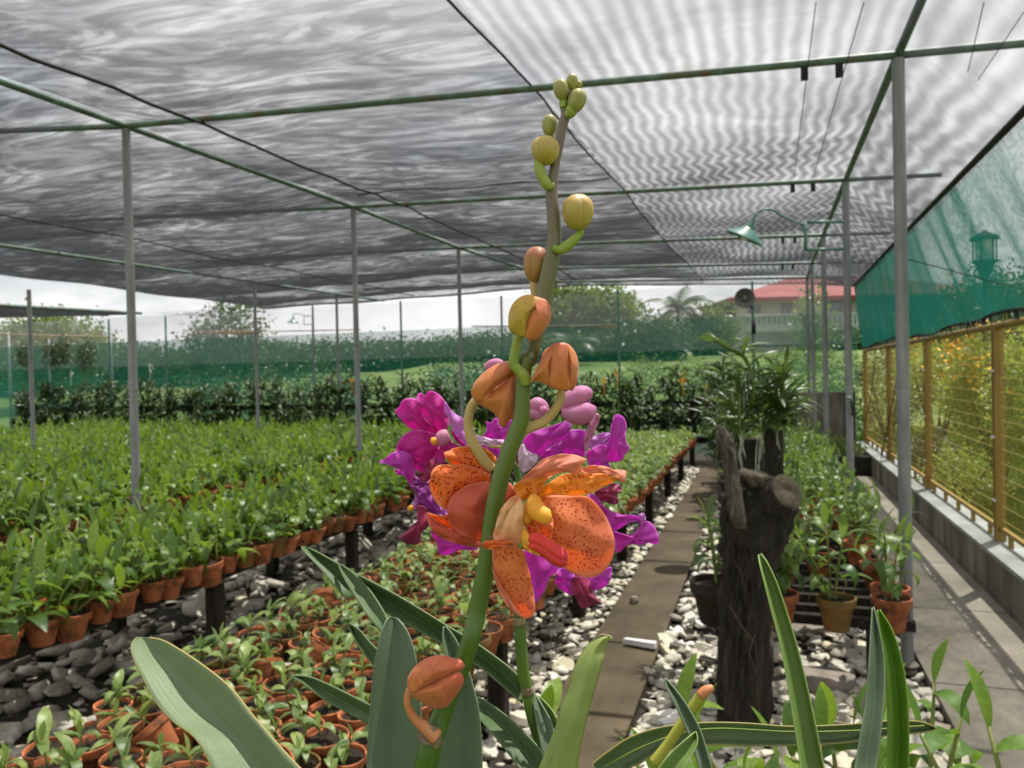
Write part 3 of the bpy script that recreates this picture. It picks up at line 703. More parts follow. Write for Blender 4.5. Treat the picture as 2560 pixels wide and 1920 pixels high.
# gathered hem: dark scalloped scraps between cord and rail
q = MB(); yy = 2.35; hq = random.Random(11)
while yy < 13.3:
    wd = hq.uniform(.05, .13); h1 = 1.858 + .018 * math.sin(yy * 1.3) - .012 * math.sin(yy * 4.1); dep = hq.uniform(.4, 1.0) * (h1 - 1.79)
    x = 1.47 + hq.uniform(-.012, .012)
    q.raw([(x, yy, h1 + .005), (x, yy + wd, h1 + .005), (x + .02, yy + wd * hq.uniform(.5, 1.0), h1 - dep), (x + .01, yy + wd * hq.uniform(.1, .4), h1 - dep * hq.uniform(.8, 1))], [(0, 1, 2, 3)])
    yy += wd * hq.uniform(.9, 1.45)
hm = simple('gathered dark netting', [(.3, (.012, .035, .028)), (.7, (.03, .085, .065))], 30, .8, .4, .004)
o = q.build('gathered_hem', hm, cur, smooth=False)
tabm = simple('pale green hem tab', [(.3, (.25, .42, .34)), (.7, (.42, .58, .48))], 30, .7, .2, .002)
q = MB(); yy = 2.6
while yy < 11.5:
    h1 = 1.850 + .018 * math.sin(yy * 1.3); w_ = hq.uniform(.012, .03)
    q.raw([(1.452, yy, h1), (1.452, yy + w_, h1), (1.458, yy + w_ * hq.uniform(.2, 1.2), h1 - hq.uniform(.025, .05)), (1.458, yy, h1 - hq.uniform(.01, .04))], [(0, 1, 2, 3)])
    yy += hq.uniform(.05, .22)
q.build('hem_tab', tabm, cur, smooth=False)
# ------------------------------------------------------------------ fence
fen = thing('mesh_fence', 'ochre steel post fence with yellow welded wire panels on the low wall', 'fence')
FX = 1.50; FYS = [1.1, 3.55, 6.05, 8.45, 10.95, 13.42]
for i, y_ in enumerate(FYS):
    b = MB(); b.box((FX - .03, y_ - .035, .345), (FX + .03, y_ - .012, 1.80)); b.box((FX - .03, y_ + .012, .345), (FX + .03, y_ + .035, 1.80)); b.box((FX - .008, y_ - .012, .345), (FX + .022, y_ + .012, 1.79))
    b.build('fence_post', 'yellow', fen, smooth=False)
    for z in (.62, 1.05, 1.50):
        for dy in (-.024, .024):
            b = MB(); b.lathe([(.0001, .012), (.009, .009), (.011, 0)], sides=8, mtx=Euler((0, -math.pi / 2, 0)).to_matrix()); o = b.build('bolt', 'chrome', fen); o.location = (FX - .031, y_ + dy, z)
o = MB().tube([(FX, .5, 1.800), (FX, 7, 1.805), (FX, 13.42, 1.80)], .024, 10).build('top_rail', 'yellow', fen)
for a, c in zip(FYS[:-1], FYS[1:]):
    MB().box((FX - .012, a + .037, .418), (FX + .018, c - .037, .445)).build('bottom_rail', 'yellow', fen, smooth=False)
    n = 5
    for k in range(n):
        yb = a + (c - a) * (k + .5) / n; MB().box((FX - .014, yb - .012, .345), (FX + .014, yb + .012, .417)).build('bracket_foot', 'yellow', fen, smooth=False)
    b = MB(); k = a + .06
    while k < c - .05:
        b.tube([(FX, k, .44), (FX, k, 1.785)], .0011, 4, False); k += .048
    for z in np.arange(.50, 1.78, .095): b.tube([(FX - .004, a + .04, z), (FX - .004, c - .04, z + .002)], .0017, 4, False)
    tag(b.build('wire_mesh', 'wire', fen, smooth=False), kind='stuff')
q = MB().tube([(1.30, 13.0, .1), (1.44, 12.2, 1.15), (1.46, 11.9, 1.7)], .006, 5).tube([(1.40, 11.0, .35), (1.45, 10.2, 1.2), (1.44, 9.4, 1.8)], .005, 5).tube([tuple(jr[0] + Vector((0, .02, -1.0))), (1.46, 5.6, 2.03)], .003, 5)
tag(q.build('guy_wire', 'black'), 'thin dark guy wires slanting behind the ochre fence posts', 'wire')

# ------------------------------------------------------------------ back nets
net = thing('back_netting', 'back fence of green netting with pale fine netting above it', 'netting')
def sheet(name, x0, x1, z0, z1, y_, mat, nx=40, nz=6, amp=.03):
    V = []
    for j in range(nz + 1):
        for i in range(nx + 1):
            x = x0 + (x1 - x0) * i / nx; z = z0 + (z1 - z0) * j / nz
            V.append((x, y_ + amp * math.sin(x * 2.1 + 1) * math.sin(math.pi * j / nz) + .01 * math.sin(x * 7), z))
    F = [(j * (nx + 1) + i, j * (nx + 1) + i + 1, (j + 1) * (nx + 1) + i + 1, (j + 1) * (nx + 1) + i) for j in range(nz) for i in range(nx)]
    return MB().raw(V, F).build(name, mat, net)
sheet('green_net', -19.5, 1.42, .1, 2.44, 13.72, 'back_green', 60)
sheet('pale_net', -19.5, 1.30, 1.9, 3.0, 13.80, 'back_white', 60)
MB().tube([(-.6, 13.70, 1.93), (.5, 13.70, 1.925), (1.42, 13.70, 1.93)], .016, 6).build('net_rail', 'green_metal', net)
for (u0, v0, u1, v1) in ((1180, 816, 1540, 812), (1490, 818, 1550, 817), (490, 830, 900, 824), (545, 834, 640, 831)):
    a, c = on_y(u0, v0, 13.66), on_y(u1, v1, 13.66); MB().tube([a, (a + c) / 2 + Vector((0, 0, -.01)), c], .013, 6).build('bamboo_rail', 'bamboo', net)
for (u0, v0, u1, v1) in ((-40, 834, 270, 842), (80, 846, 130, 846)):
    a, c = on_y(u0, v0, 13.60), on_y(u1, v1, 13.60); MB().tube([a, (a + c) / 2, c], .017, 6).build('bamboo_rail', 'bamboo', net)

# second shade house to the far left
sh2 = thing('far_shade_house', 'neighbouring low shade house with dark cloth roof beyond the left beds', 'shade house')
a0, a1, a2 = on_y(-260, 752, 8.2), on_y(0, 763, 10.0), on_y(354, 783, 12.6)
V = [a0, a1, a2, on_z(330, 787, a2.z), on_z(0, 795, a1.z + .02), on_z(-260, 792, a0.z)]
MB().raw([tuple(v) for v in V], [(0, 1, 2, 3, 4, 5)]).build('cloth_roof', 'net_left', sh2, smooth=False)
MB().tube([a0, a1, a2], .03, 6).build('edge_pipe', 'green_pipe', sh2)
b1, b2, b3 = on_y(350, 785, 13.9), on_y(560, 768, 15.5), on_y(530, 792, 15.0)
MB().raw([tuple(b1), tuple(b2), tuple(b3), tuple(on_y(420, 788, 14.4))], [(0, 1, 2, 3)]).build('cloth_flap', 'net_left', sh2, smooth=False)
for (u, y_) in ((20, 16), (275, 15), (120, 19)):
    t = on_y(u, 790, y_); MB().tube([(t.x, t.y, 0), (t.x, t.y, 3.0)], .03, 8).build('post', 'zinc', sh2)
MB().tube([on_y(0, 780, 15), on_y(270, 788, 15)], .03, 6).build('beam', 'green_pipe', sh2)

# ------------------------------------------------------------------ lamps and speaker
def gooseneck(name, label, pts_arm, shade_p, axis, s, brk, mats='green_metal'):
    t = thing(name, label, 'lamp')
    for a, c in brk: MB().tube([a, c], .017 * s, 8).build('bracket_bar', mats, t)
    P = sweep([tuple(p) for p in pts_arm], 24); MB().tube([tuple(p) for p in P], .012 * s, 8).build('gooseneck', mats, t)
    q = axis.to_track_quat('Z', 'Y').to_matrix()
    prof = [(.028, .19), (.034, .15), (.048, .135), (.05, .115), (.075, .10), (.085, .085), (.19, .015), (.20, 0), (.196, -.006), (.18, .008), (.07, .075), (.0, .09)]
    MB().lathe([(r_ * s, z * s) for r_, z in prof], sides=28, mtx=q).build('lamp_shade', mats, t, angle=50).location = shade_p
    MB().lathe([(.0, -.03 * s), (.035 * s, -.015 * s), (.045 * s, .02 * s), (.02 * s, .08 * s)], sides=14, mtx=q).build('bulb', 'white_bloom', t).location = shade_p
    return t
def G(x, y_, d): return cp(1660 + x / 2.37, 300 + y_ / 2.37, d)
dB = (jr[1] - CAM).dot(FW); dg = dB - .12
gooseneck('gooseneck_lamp', 'green gooseneck barn lamp on a square bracket of the pipe post', [G(835, 625, dg), G(770, 600, dg), (G(700, 568, dg)), G(655, 540, dg), G(610, 528, dg), G(565, 542, dg), G(535, 575, dg), G(524, 605, dg)],
          G(478, 700, dg), (G(524, 600, dg) - G(478, 700, dg) - FW * .035).normalized(), .80,
          [(G(1065, 602, dg), G(835, 606, dg)), (G(1065, 763, dg), G(840, 770, dg)), (G(838, 603, dg), G(838, 772, dg)), (G(815, 648, dg), G(850, 648, dg))])
d2 = 17.2
f2 = lambda x, y_: cp(x / 2.37, 600 + y_ / 2.37, d2)
gooseneck('far_gooseneck_lamp', 'small distant gooseneck lamp seen through pale back netting', [f2(1800, 500), f2(1800, 450), f2(1775, 440), f2(1745, 438), f2(1735, 458)],
          f2(1735, 490), (Vector((0, 0, 1)) + RT * .08).normalized(), .66, [(f2(1845, 450), f2(1800, 450)), (f2(1845, 500), f2(1800, 500)), (f2(1850, 440), f2(1850, 900))])
sp = thing('horn_loudspeaker', 'grey horn loudspeaker mounted on the back post below the roof', 'loudspeaker')
P = on_y(1862, 745, 13.45); ax = (CAM - P); ax.z -= .3; qm = ax.to_track_quat('Z', 'Y').to_matrix()
MB().lathe([(.03, -.16), (.05, -.10), (.085, -.03), (.15, .04), (.165, .05), (.15, .045), (.06, -.02), (.05, .02), (.0, .03)], sides=24, mtx=qm).build('horn', 'horn', sp, angle=50).location = P
MB().lathe([(.0, -.24), (.055, -.24), (.06, -.15), (.03, -.14)], sides=16, mtx=qm).build('driver_case', 'black', sp, angle=50).location = P
MB().tube([P, on_y(1881, 772, 13.6)], .015, 6).build('mount', 'black', sp)
MB().tube([on_y(1884, 800, 13.5), on_y(1884, 835, 13.5)], .035, 8).build('junction_box', 'black', sp)
# hose tap fixed to the second pipe post
tp = thing('hose_valve', 'small white hose valve with black handle clipped to a pipe post', 'valve')
Gf = lambda x, y_, d: cp(1660 + x / 2.37, 700 + y_ / 2.37, d)
MB().tube([Gf(1080, 700, dB - .05), Gf(1102, 696, dB - .05), Gf(1112, 715, dB - .05)], .012, 8).build('valve_body', 'ledge', tp)
MB().tube([Gf(1112, 715, dB - .05), Gf(1116, 750, dB - .05), Gf(1124, 790, dB - .05)], .011, 8).build('valve_handle', 'black', tp)
MB().tube([Gf(1124, 780, dB - .05), Gf(1128, 800, dB - .05)], .022, 8).build('valve_cap', 'black', tp)

# ------------------------------------------------------------------ buildings, trees and garden beyond
hs = thing('red_roofed_house', 'cream two storey house with red hipped roof beyond the netting', 'house')
D = 52.0
def H(u, v, dd=0): return cp(u, v, D + dd)
c0 = H(1862, 752); c1 = H(2440, 725)
ux = (c1 - c0); ux.z = 0; Lh = ux.length; ux.normalize(); uy = Vector((-ux.y, ux.x, 0))
zE = c0.z + .05; zb = 2.2
def hp(s, t, z): p = c0 + ux * s + uy * t; return (p.x, p.y, z)
MB().raw([hp(0, 0, zb), hp(Lh, 0, zb), hp(Lh, 9, zb), hp(0, 9, zb), hp(0, 0, zE), hp(Lh, 0, zE), hp(Lh, 9, zE), hp(0, 9, zE)], [(0, 1, 5, 4), (1, 2, 6, 5), (2, 3, 7, 6), (3, 0, 4, 7)]).build('wall', 'wall_white', hs, smooth=False)
MB().raw([hp(-1.6, -1.5, zE), hp(Lh + 1.6, -1.5, zE), hp(Lh + 1.6, 10.5, zE), hp(-1.6, 10.5, zE), hp(4.5, 4.5, zE + 1.9), hp(Lh - 4.5, 4.5, zE + 1.9)], [(0, 1, 5, 4), (1, 2, 5), (2, 3, 4, 5), (3, 0, 4)]).build('roof', 'roof_red', hs, smooth=False)
MB().raw([hp(-1.6, -1.5, zE - .02), hp(Lh + 1.6, -1.5, zE - .02), hp(Lh + 1.6, 10.5, zE - .02), hp(-1.6, 10.5, zE - .02)], [(3, 2, 1, 0)]).build('soffit', 'wall_white', hs, smooth=False)
for a, c in (((-1.62, -1.52), (Lh + 1.62, -1.47)),):
    MB().raw([hp(a[0], a[1], zE - .22), hp(c[0], a[1], zE - .22), hp(c[0], a[1], zE + .03), hp(a[0], a[1], zE + .03)], [(0, 1, 2, 3)]).build('fascia', 'roof_red', hs, smooth=False)
pxm = D / FPX
for (u0, u1, v0, v1) in ((1850, 1878, 767, 783), (1936, 1958, 764, 791), (2062, 2104, 760, 785), (2215, 2250, 757, 783), (2330, 2362, 755, 781)):
    s0, s1 = (u0 - 1840) * pxm * .97, (u1 - 1840) * pxm * .97; z1 = zE - (v0 - 752) * pxm; z0 = zE - (v1 - 752) * pxm
    wf = MB().raw([hp(s0 - .08, -.05, z0 - .08), hp(s1 + .08, -.05, z0 - .08), hp(s1 + .08, -.05, z1 + .08), hp(s0 - .08, -.05, z1 + .08)], [(0, 1, 2, 3)]).build('window', 'ledge', hs, smooth=False)
    m_ = (s0 + s1) / 2
    for x0, x1 in ((s0, m_ - .04), (m_ + .04, s1)): MB().raw([hp(x0, -.09, z0), hp(x1, -.09, z0), hp(x1, -.09, z1), hp(x0, -.09, z1)], [(0, 1, 2, 3)]).build('pane', 'glass', wf, smooth=False)
zr = zE - (797 - 752) * pxm; zr0 = zr - .55
for k in range(46): 
    s_ = k * .33; MB().raw([hp(s_, -1.2, zr0), hp(s_ + .11, -1.2, zr0), hp(s_ + .11, -1.2, zr), hp(s_, -1.2, zr)], [(0, 1, 2, 3)]).build('baluster', 'wall_white', hs, smooth=False)
for za, zc in ((zr, zr + .13), (zr0 - .45, zr0)):
    b = MB(); b.raw([hp(-.3, -1.25, za), hp(Lh, -1.25, za), hp(Lh, -1.1, za), hp(-.3, -1.1, za), hp(-.3, -1.25, zc), hp(Lh, -1.25, zc), hp(Lh, -1.1, zc), hp(-.3, -1.1, zc)], [(0, 1, 5, 4), (4, 5, 6, 7), (0, 4, 7, 3)]); b.build('balcony_rail', 'wall_white', hs, smooth=False)

LCM = 3.2
LEAFQ = np.array([(-.5, 0, 0), (0, -.32, .1), (.5, 0, -.05), (0, .32, .1)])
def leaf_cloud(cent, rads, n, size, seed, mat, name, parent, clump=14, squash=1.0, hollow=.45):
    q = np.random.default_rng(seed); n = int(n * LCM); k = max(3, n // clump)
    d = q.normal(size=(k, 3)); d /= np.linalg.norm(d, axis=1)[:, None]; rr = q.uniform(hollow, 1.0, (k, 1)) ** .6
    c = d * rr * np.array(rads) * (1 + .16 * np.sin(d[:, :1] * 5 + seed) + .12 * np.cos(d[:, 1:2] * 7 + seed))
    P = np.repeat(c, clump, 0) + q.normal(size=(k * clump, 3)) * size * 1.5; n = len(P)
    A = q.normal(size=(n, 3)); A[:, 2] *= .7; A /= np.linalg.norm(A, axis=1)[:, None]
    B = np.cross(A, q.normal(size=(n, 3))); B /= np.linalg.norm(B, axis=1)[:, None]; C = np.cross(A, B)
    s_ = size * q.uniform(.6, 1.3, (n, 1, 1))
    V = (P[:, None, :] + s_ * (LEAFQ[None, :, 0:1] * A[:, None, :] + LEAFQ[None, :, 1:2] * B[:, None, :] + LEAFQ[None, :, 2:3] * C[:, None, :])).reshape(-1, 3) + np.array(cent)
    F = np.arange(n * 4).reshape(-1, 4); r_ = np.repeat(np.repeat(q.random(k), clump) * .7 + q.random(n) * .3, 4)
    return np_mesh(name, V, F, mat, r_, parent)
def tree(name, label, cat, base, hgt, rads, n, size, mat, seed, group=None, trunk=.14, clump=14):
    t = thing(name, label, cat, (0, 0, 0), 0, group); base = Vector(base); q = random.Random(seed)
    top = base + Vector((q.uniform(-.2, .2), 0, hgt - rads[2]))
    b = MB(); b.tube([base - Vector((0, 0, .2)), (base + top) / 2 + Vector((q.uniform(-.15, .15), 0, 0)), top], [trunk, trunk * .75, trunk * .5], 8)
    for k in range(6):
        a = q.random() * 6.28; e = top + Vector((math.cos(a) * rads[0] * .6, math.sin(a) * rads[1] * .6, q.uniform(-.1, .7) * rads[2]))
        b.tube([base.lerp(top, q.uniform(.5, .95)), e], [trunk * .4, trunk * .1], 5)
    b.build('trunk', 'bark', t)
    leaf_cloud(tuple(top + Vector((0, 0, .15 * rads[2]))), rads, n, size, seed, mat, 'crown', t, clump); return t
def gz(p): return Vector((p.x, p.y, terrain_h(p.x, p.y) - .06))
def atd(u, d): p = cp(u, 900, d); return gz(p)
def top_h(u, v, d): return cp(u, v, d).z
def mktree(name, label, cat, u, vtop, d, wpx, mat, seed, n=2400, size=None, rz=None, group=None, hr=.5):
    b0 = atd(u, d); h = top_h(u, vtop, d) - b0.z; rx = wpx / FPX * d / 2; rz_ = min(h * hr, rz or h * hr)
    return tree(name, label, cat, b0, h, (rx, rx * .8, rz_), n, size or d * .0056, mat, seed, group, trunk=d * .004)
mktree('broad_tree', 'pale green broad tree behind the netting beyond the topmost orchid bud', 'tree', 1445, 732, 46, 260, 'foliage_light', 3, 3600, hr=.42)
mktree('round_tree', 'round green tree between the broad tree and the palm', 'tree', 1535, 752, 48, 110, 'foliage_light', 4, 1500)
mktree('slender_tree', 'slender open tree rising against the white netting', 'tree', 590, 768, 30, 130, 'foliage', 5, 900, hr=.45)
mktree('feathery_tree', 'feathery low tree to one side of the slender tree', 'tree', 500, 815, 31, 80, 'foliage', 6, 500)
mktree('spreading_tree', 'wide spreading tree beyond the neighbouring shade house', 'tree', 130, 806, 32, 330, 'foliage_light', 8, 3000, hr=.4)
mktree('garden_tree', 'thin yellow green tree in front of the cream house', 'tree', 2035, 740, 30, 90, 'foliage_light', 9, 260)
mktree('hill_tree', 'bright green rounded tree beside the house corner', 'tree', 1770, 792, 44, 90, 'foliage_light', 10, 1500)
mktree('dark_tree', 'dark tree crown between the palm and the house', 'tree', 1812, 785, 56, 70, 'foliage', 12, 1100)
mktree('bushy_tree', 'dull bushy tree at the edge of the field', 'tree', 1640, 815, 40, 170, 'foliage', 13, 1500)
mktree('lantern_tree', 'dark tree behind the ornate lantern and the red roof', 'tree', 2480, 725, 50, 320, 'foliage', 14, 2200)
# far wood edge: one mass
Vs, Fs, Rs = [], [], []
for k, (u, vt, d, wpx) in enumerate([(1060, 845, 52, 330), (820, 848, 55, 380), (1250, 838, 50, 260), (330, 850, 42, 330), (60, 858, 40, 300), (640, 848, 45, 200), (2230, 815, 46, 300), (2450, 800, 44, 300), (1400, 838, 44, 240), (1560, 832, 42, 200)]):
    b0 = atd(u, d); h = top_h(u, vt + 6, d) - b0.z; rx = wpx / FPX * d / 2
    o = leaf_cloud((b0.x, b0.y, b0.z + h * .44), (rx * 1.25, 2.5, h * .42), 4200, d * .0045, 100 + k, 'foliage', 'tmp', None)
    me = o.data; v = np.empty(len(me.vertices) * 3, np.float32); me.vertices.foreach_get('co', v); v = v.reshape(-1, 3); r_ = np.empty(len(v), np.float32); me.attributes['rnd'].data.foreach_get('value', r_)
    Vs.append(v); Rs.append(r_); bpy.data.objects.remove(o)
V = np.vstack(Vs); tag(np_mesh('far_woods', V, np.arange(len(V)).reshape(-1, 4), 'foliage', np.concatenate(Rs)), kind='stuff')
# palm
def palm(u, vc, d, seed, label, frond=2.6, n=17):
    t = thing('coconut_palm', label, 'palm tree'); b0 = atd(u, d); top = cp(u, vc, d); q = random.Random(seed)
    MB().tube([b0, b0.lerp(top, .5) + Vector((.15, 0, 0)), top], [.2, .15, .12], 9).build('trunk', 'bark', t)
    for k in range(n):
        az = 6.283 * k / n + q.uniform(-.15, .15); el = q.uniform(-.25, 1.15); L = frond * q.uniform(.8, 1.1)
        d0 = Vector((math.cos(az) * math.cos(el), math.sin(az) * math.cos(el), math.sin(el))); pts = [top.copy()]; v = d0.copy()
        for s_ in range(9): v = (v + Vector((0, 0, -.17))).normalized(); pts.append(pts[-1] + v * L / 9)
        b = MB(); b.tube(pts, [.035 * (1 - s_ / 10.5) for s_ in range(10)], 4, False)
        for s_ in np.linspace(.12, .99, 26):
            i = min(int(s_ * 9), 8); p = pts[i].lerp(pts[i + 1], s_ * 9 - i); tn = (pts[i + 1] - pts[i]).normalized(); sd_ = tn.cross(Vector((0, 0, 1))).normalized()
            ll = frond * .24 * math.sin(math.pi * (.12 + .86 * s_)) + .1
            for sg in (-1, 1):
                e = p + (sd_ * sg * .85 + tn * .5 + Vector((0, 0, -.45))).normalized() * ll; w_ = tn * .035
                b.raw([p - w_, p + w_, e], [(0, 1, 2)])
        b.build('frond', 'palm', t, smooth=False)
palm(1692, 775, 44, 2, 'coconut palm with drooping fronds against the pale sky', 2.3)
palm(1430, 858, 38, 5, 'small palm half hidden behind the green netting', 1.5, 12)
# banana shoots
for k, (u, l) in enumerate(((1598, 'thin dark banana shoot pointing up behind the green netting'), (1632, 'taller bent banana shoot beside the palm'))):
    p0 = atd(u, 40); b = MB(); tp_ = top_h(u, 785, 40); q = random.Random(k)
    t = thing('banana_shoot', l, 'plant')
    for a in range(4):
        e = cp(u - 8 + a * 9, 792 + a * 5, 40); m_ = cp(u, 825, 40)
        MB().tube([p0, m_, e], [.12, .16, .02], 4).build('leaf', 'palm', t)
# ornate lantern outside the curtain
ln = thing('garden_lantern', 'ornate dark lantern post seen through the green curtain', 'street lamp')
dl = 9.0; LG = lambda x, y_: cp(1660 + x / 2.37, 300 + y_ / 2.37, dl)
p = LG(1900, 900); b = MB().tube([(p.x, p.y, .2), (p.x, p.y, LG(1900, 870).z)], .03, 10); b.build('lamp_post', 'black', ln)
c = LG(1900, 770); 
for k in range(6):
    a = 6.283 * k / 6; x, y_ = c.x + math.cos(a) * .12, c.y + math.sin(a) * .12; MB().tube([(x, y_, c.z - .13), (x, y_, c.z + .13)], .009, 5).build('lantern_bar', 'black', ln)
MB().lathe([(.10, -.12), (.10, .12)], c, 12).build('lantern_glass', 'white_bloom', ln)
MB().lathe([(.16, .12), (.15, .15), (.05, .20), (.0, .24)], c, 12).build('lantern_cap', 'black', ln)
MB().lathe([(.03, -.34), (.07, -.25), (.10, -.16), (.15, -.13)], c, 12).build('lantern_cup', 'black', ln)
for sg in (-1, 1):
    pts = [c + Vector((_r0.x, _r0.y, 0)) * sg * (.08 + .12 * (1 - t / 14) * math.cos(t * .75)) + Vector((0, 0, -.26 + .1 * (1 - t / 14) * math.sin(t * .75))) for t in range(13)]
    MB().tube(pts, .010, 5).build('scroll', 'black', ln)
# flowering bushes and shrubs on the lawn beyond the fence
def bush(name, label, x, y_, r_, h, mat, seed, n=2600, blooms=0, size=.055, bm='orange_bloom', bz=(.35, 1.0), cz=.52, rz_=.52):
    t = thing(name, label, 'bush'); g = terrain_h(x, y_) - .06
    b = MB(); q = random.Random(seed)
    for k in range(7): b.tube([(x, y_, g), (x + q.uniform(-.6, .6) * r_, y_ + q.uniform(-.6, .6) * r_, g + h * .8)], [.03, .01], 5)
    b.build('branches', 'bark', t)
    leaf_cloud((x, y_, g + h * cz), (r_, r_, h * rz_), n, size, seed, mat, 'foliage', t, 12)
    if blooms:
        nq = np.random.default_rng(seed + 5); c_ = nq.uniform(-1, 1, (blooms // 9 + 1, 3)); c_[:, 2] = nq.uniform(*bz, len(c_)); 
        rad = np.sqrt(np.maximum(.05, 1 - c_[:, 2] ** 2 * .7)); c_[:, :2] /= np.maximum(1, np.linalg.norm(c_[:, :2], axis=1))[:, None]
        P = np.repeat(c_ * np.array([[r_ * 1.0, r_ * 1.0, h * .55]]), 9, 0) + nq.normal(size=(len(c_) * 9, 3)) * .07 + np.array([x, y_, g + h * .5])
        n_ = len(P); A = nq.normal(size=(n_, 3)); A /= np.linalg.norm(A, axis=1)[:, None]; B = np.cross(A, nq.normal(size=(n_, 3))); B /= np.linalg.norm(B, axis=1)[:, None]
        sz = .021 * nq.uniform(.7, 1.3, (n_, 1)); V = np.stack([P + A * sz, P + B * sz, P - A * sz, P - B * sz], 1).reshape(-1, 3)
        np_mesh('blossoms', V, np.arange(n_ * 4).reshape(-1, 4), bm, None, t)
    return t
def ubush(name, label, u, d, r_, vtop, *a, **k):
    p = cp(u, 900, d); g = terrain_h(p.x, p.y) - .06; return bush(name, label, p.x, p.y, r_, cp(u, vtop, d).z - g, *a, **k)
ubush('flowering_bush', 'biggest bush with orange yellow blossoms behind the ochre fence', 2500, 8.8, .66, 850, 'foliage_yellow', 21, 3000, 520, .042, bz=(.35, 1), cz=.66, rz_=.36)
ubush('flowering_bush', 'bush with few orange blossoms cut by the frame edge behind the fence', 2610, 7.2, .5, 820, 'foliage_yellow', 22, 2200, 90, .042, cz=.62, rz_=.38)
ubush('flowering_bush', 'farther orange dotted bush between the thick pipe post and the fence corner', 2340, 12.5, .72, 850, 'foliage_yellow', 23, 1500, 420, .05, bz=(.3, 1), cz=.74, rz_=.25)
ubush('flowering_bush', 'leggy bush with sparse orange blossoms seen through the curtain', 2520, 13.0, 1.0, 690, 'foliage', 24, 2600, 160, .075, bz=(.3, 1))
ubush('shrub', 'dull brown green shrub low on the lawn by the far fence post', 2305, 10.2, .42, 1085, 'foliage_dull', 25, 1400, 0, .035)
ubush('shrub', 'bare reddish shrub beyond the fence corner', 2215, 15.5, .9, 872, 'foliage_dull', 26, 1200, 0, .06)
ubush('shrub', 'bright green shrub at the foot of the biggest flowering bush', 2395, 8.0, .4, 1130, 'foliage_yellow', 27, 1300, 0, .035)
bush('shrub', 'light green shrub against back netting near the wall', 1.0, 17.5, 1.9, 1.9, 'foliage_light', 28, 2600, 0, .07)
bush('shrub', 'leafy green shrub outside the green netting behind the hanging orchids', -2.0, 18.0, 1.8, 1.8, 'foliage_light', 29, 2600, 0, .07)
bush('shrub', 'shadowy dark shrub outside the netting near the slender tree', -6.8, 18.5, 1.8, 1.9, 'foliage', 30, 2400, 0, .08)
bush('shrub', 'dark broad shrub outside the netting at the far bed ends', -12.5, 18.5, 2.6, 1.9, 'foliage', 31, 2600, 0, .08)
cs = MB().box((1.95, 12.9, .22), (2.6, 13.05, .40)); tag(cs.build('concrete_block', 'concrete', smooth=False), 'pale concrete block lying on the lawn by the fence corner', 'block')
# lawn grass blades near the fence
gq = np.random.default_rng(9); n = 60000
gy = 4.5 + 15 * gq.random(n) ** 1.2; gx = 1.66 + gq.random(n) * np.maximum(.5, .33 * gy - 1.3); gzv = np.array([terrain_h(a, c) for a, c in zip(gx, gy)]) - .06
hh = gq.uniform(.05, .17, n); an = gq.uniform(0, 6.283, n); wd = .007 + .006 * gq.random(n); lx = gq.normal(0, .035, n); ly = gq.normal(0, .035, n)
V = np.stack([np.stack([gx - np.cos(an) * wd, gy - np.sin(an) * wd, gzv], 1), np.stack([gx + np.cos(an) * wd, gy + np.sin(an) * wd, gzv], 1), np.stack([gx + lx, gy + ly, gzv + hh], 1)], 1).reshape(-1, 3)
tag(np_mesh('grass', V, np.arange(3 * n).reshape(-1, 3), 'grass', np.repeat(gq.random(n), 3)), kind='stuff')
leaf_cloud((.95, 12.5, .33), (.42, .6, .14), 900, .035, 77, 'foliage_light', 'trough_weeds', tr, 10)
# ------------------------------------------------------------------ leaves and potted orchids
def leaf_arr(curl, ratio, fold=.10, n=6):
    V = []; x = z = 0.0; a = .25
    for i in range(n + 1):
        t = i / n; wd = ratio * .5 * (math.sin(math.pi * min(1, t * .93 + .07)) ** .75) if i < n else 0
        wd = max(wd, .012)
        V += [(x, -wd, z + fold * wd * 3), (x, 0, z), (x, wd, z + fold * wd * 3)]
        a -= curl / n * (1 + .6 * t); x += math.cos(a) / n; z += math.sin(a) / n
    F = []
    for i in range(n):
        for k in (0, 1):
            q = i * 3 + k; F.append((q, q + 3, q + 4, q + 1))
    return np.array(V), np.array(F)
LV = [leaf_arr(.9, .33), leaf_arr(1.6, .35), leaf_arr(2.3, .32), leaf_arr(.35, .29)]
VL = [leaf_arr(.9, .11, .25, 8), leaf_arr(1.6, .105, .25, 8), leaf_arr(.4, .115, .25, 8)]
def leaf_meshes(mat, arrs):
    out = []
    for v, f in arrs:
        me = bpy.data.meshes.new('leaf'); me.from_pydata(v.tolist(), [], f.tolist()); me.materials.append(M[mat])
        me.polygons.foreach_set('use_smooth', [True] * len(me.polygons)); me.update(); out.append(me)
    return out
def lm(p, az, el, L, roll=0):
    return Matrix.Translation(p) @ Euler((0, 0, az)).to_matrix().to_4x4() @ Euler((roll, -el, 0)).to_matrix().to_4x4() @ Matrix.Diagonal((L, L, L, 1))
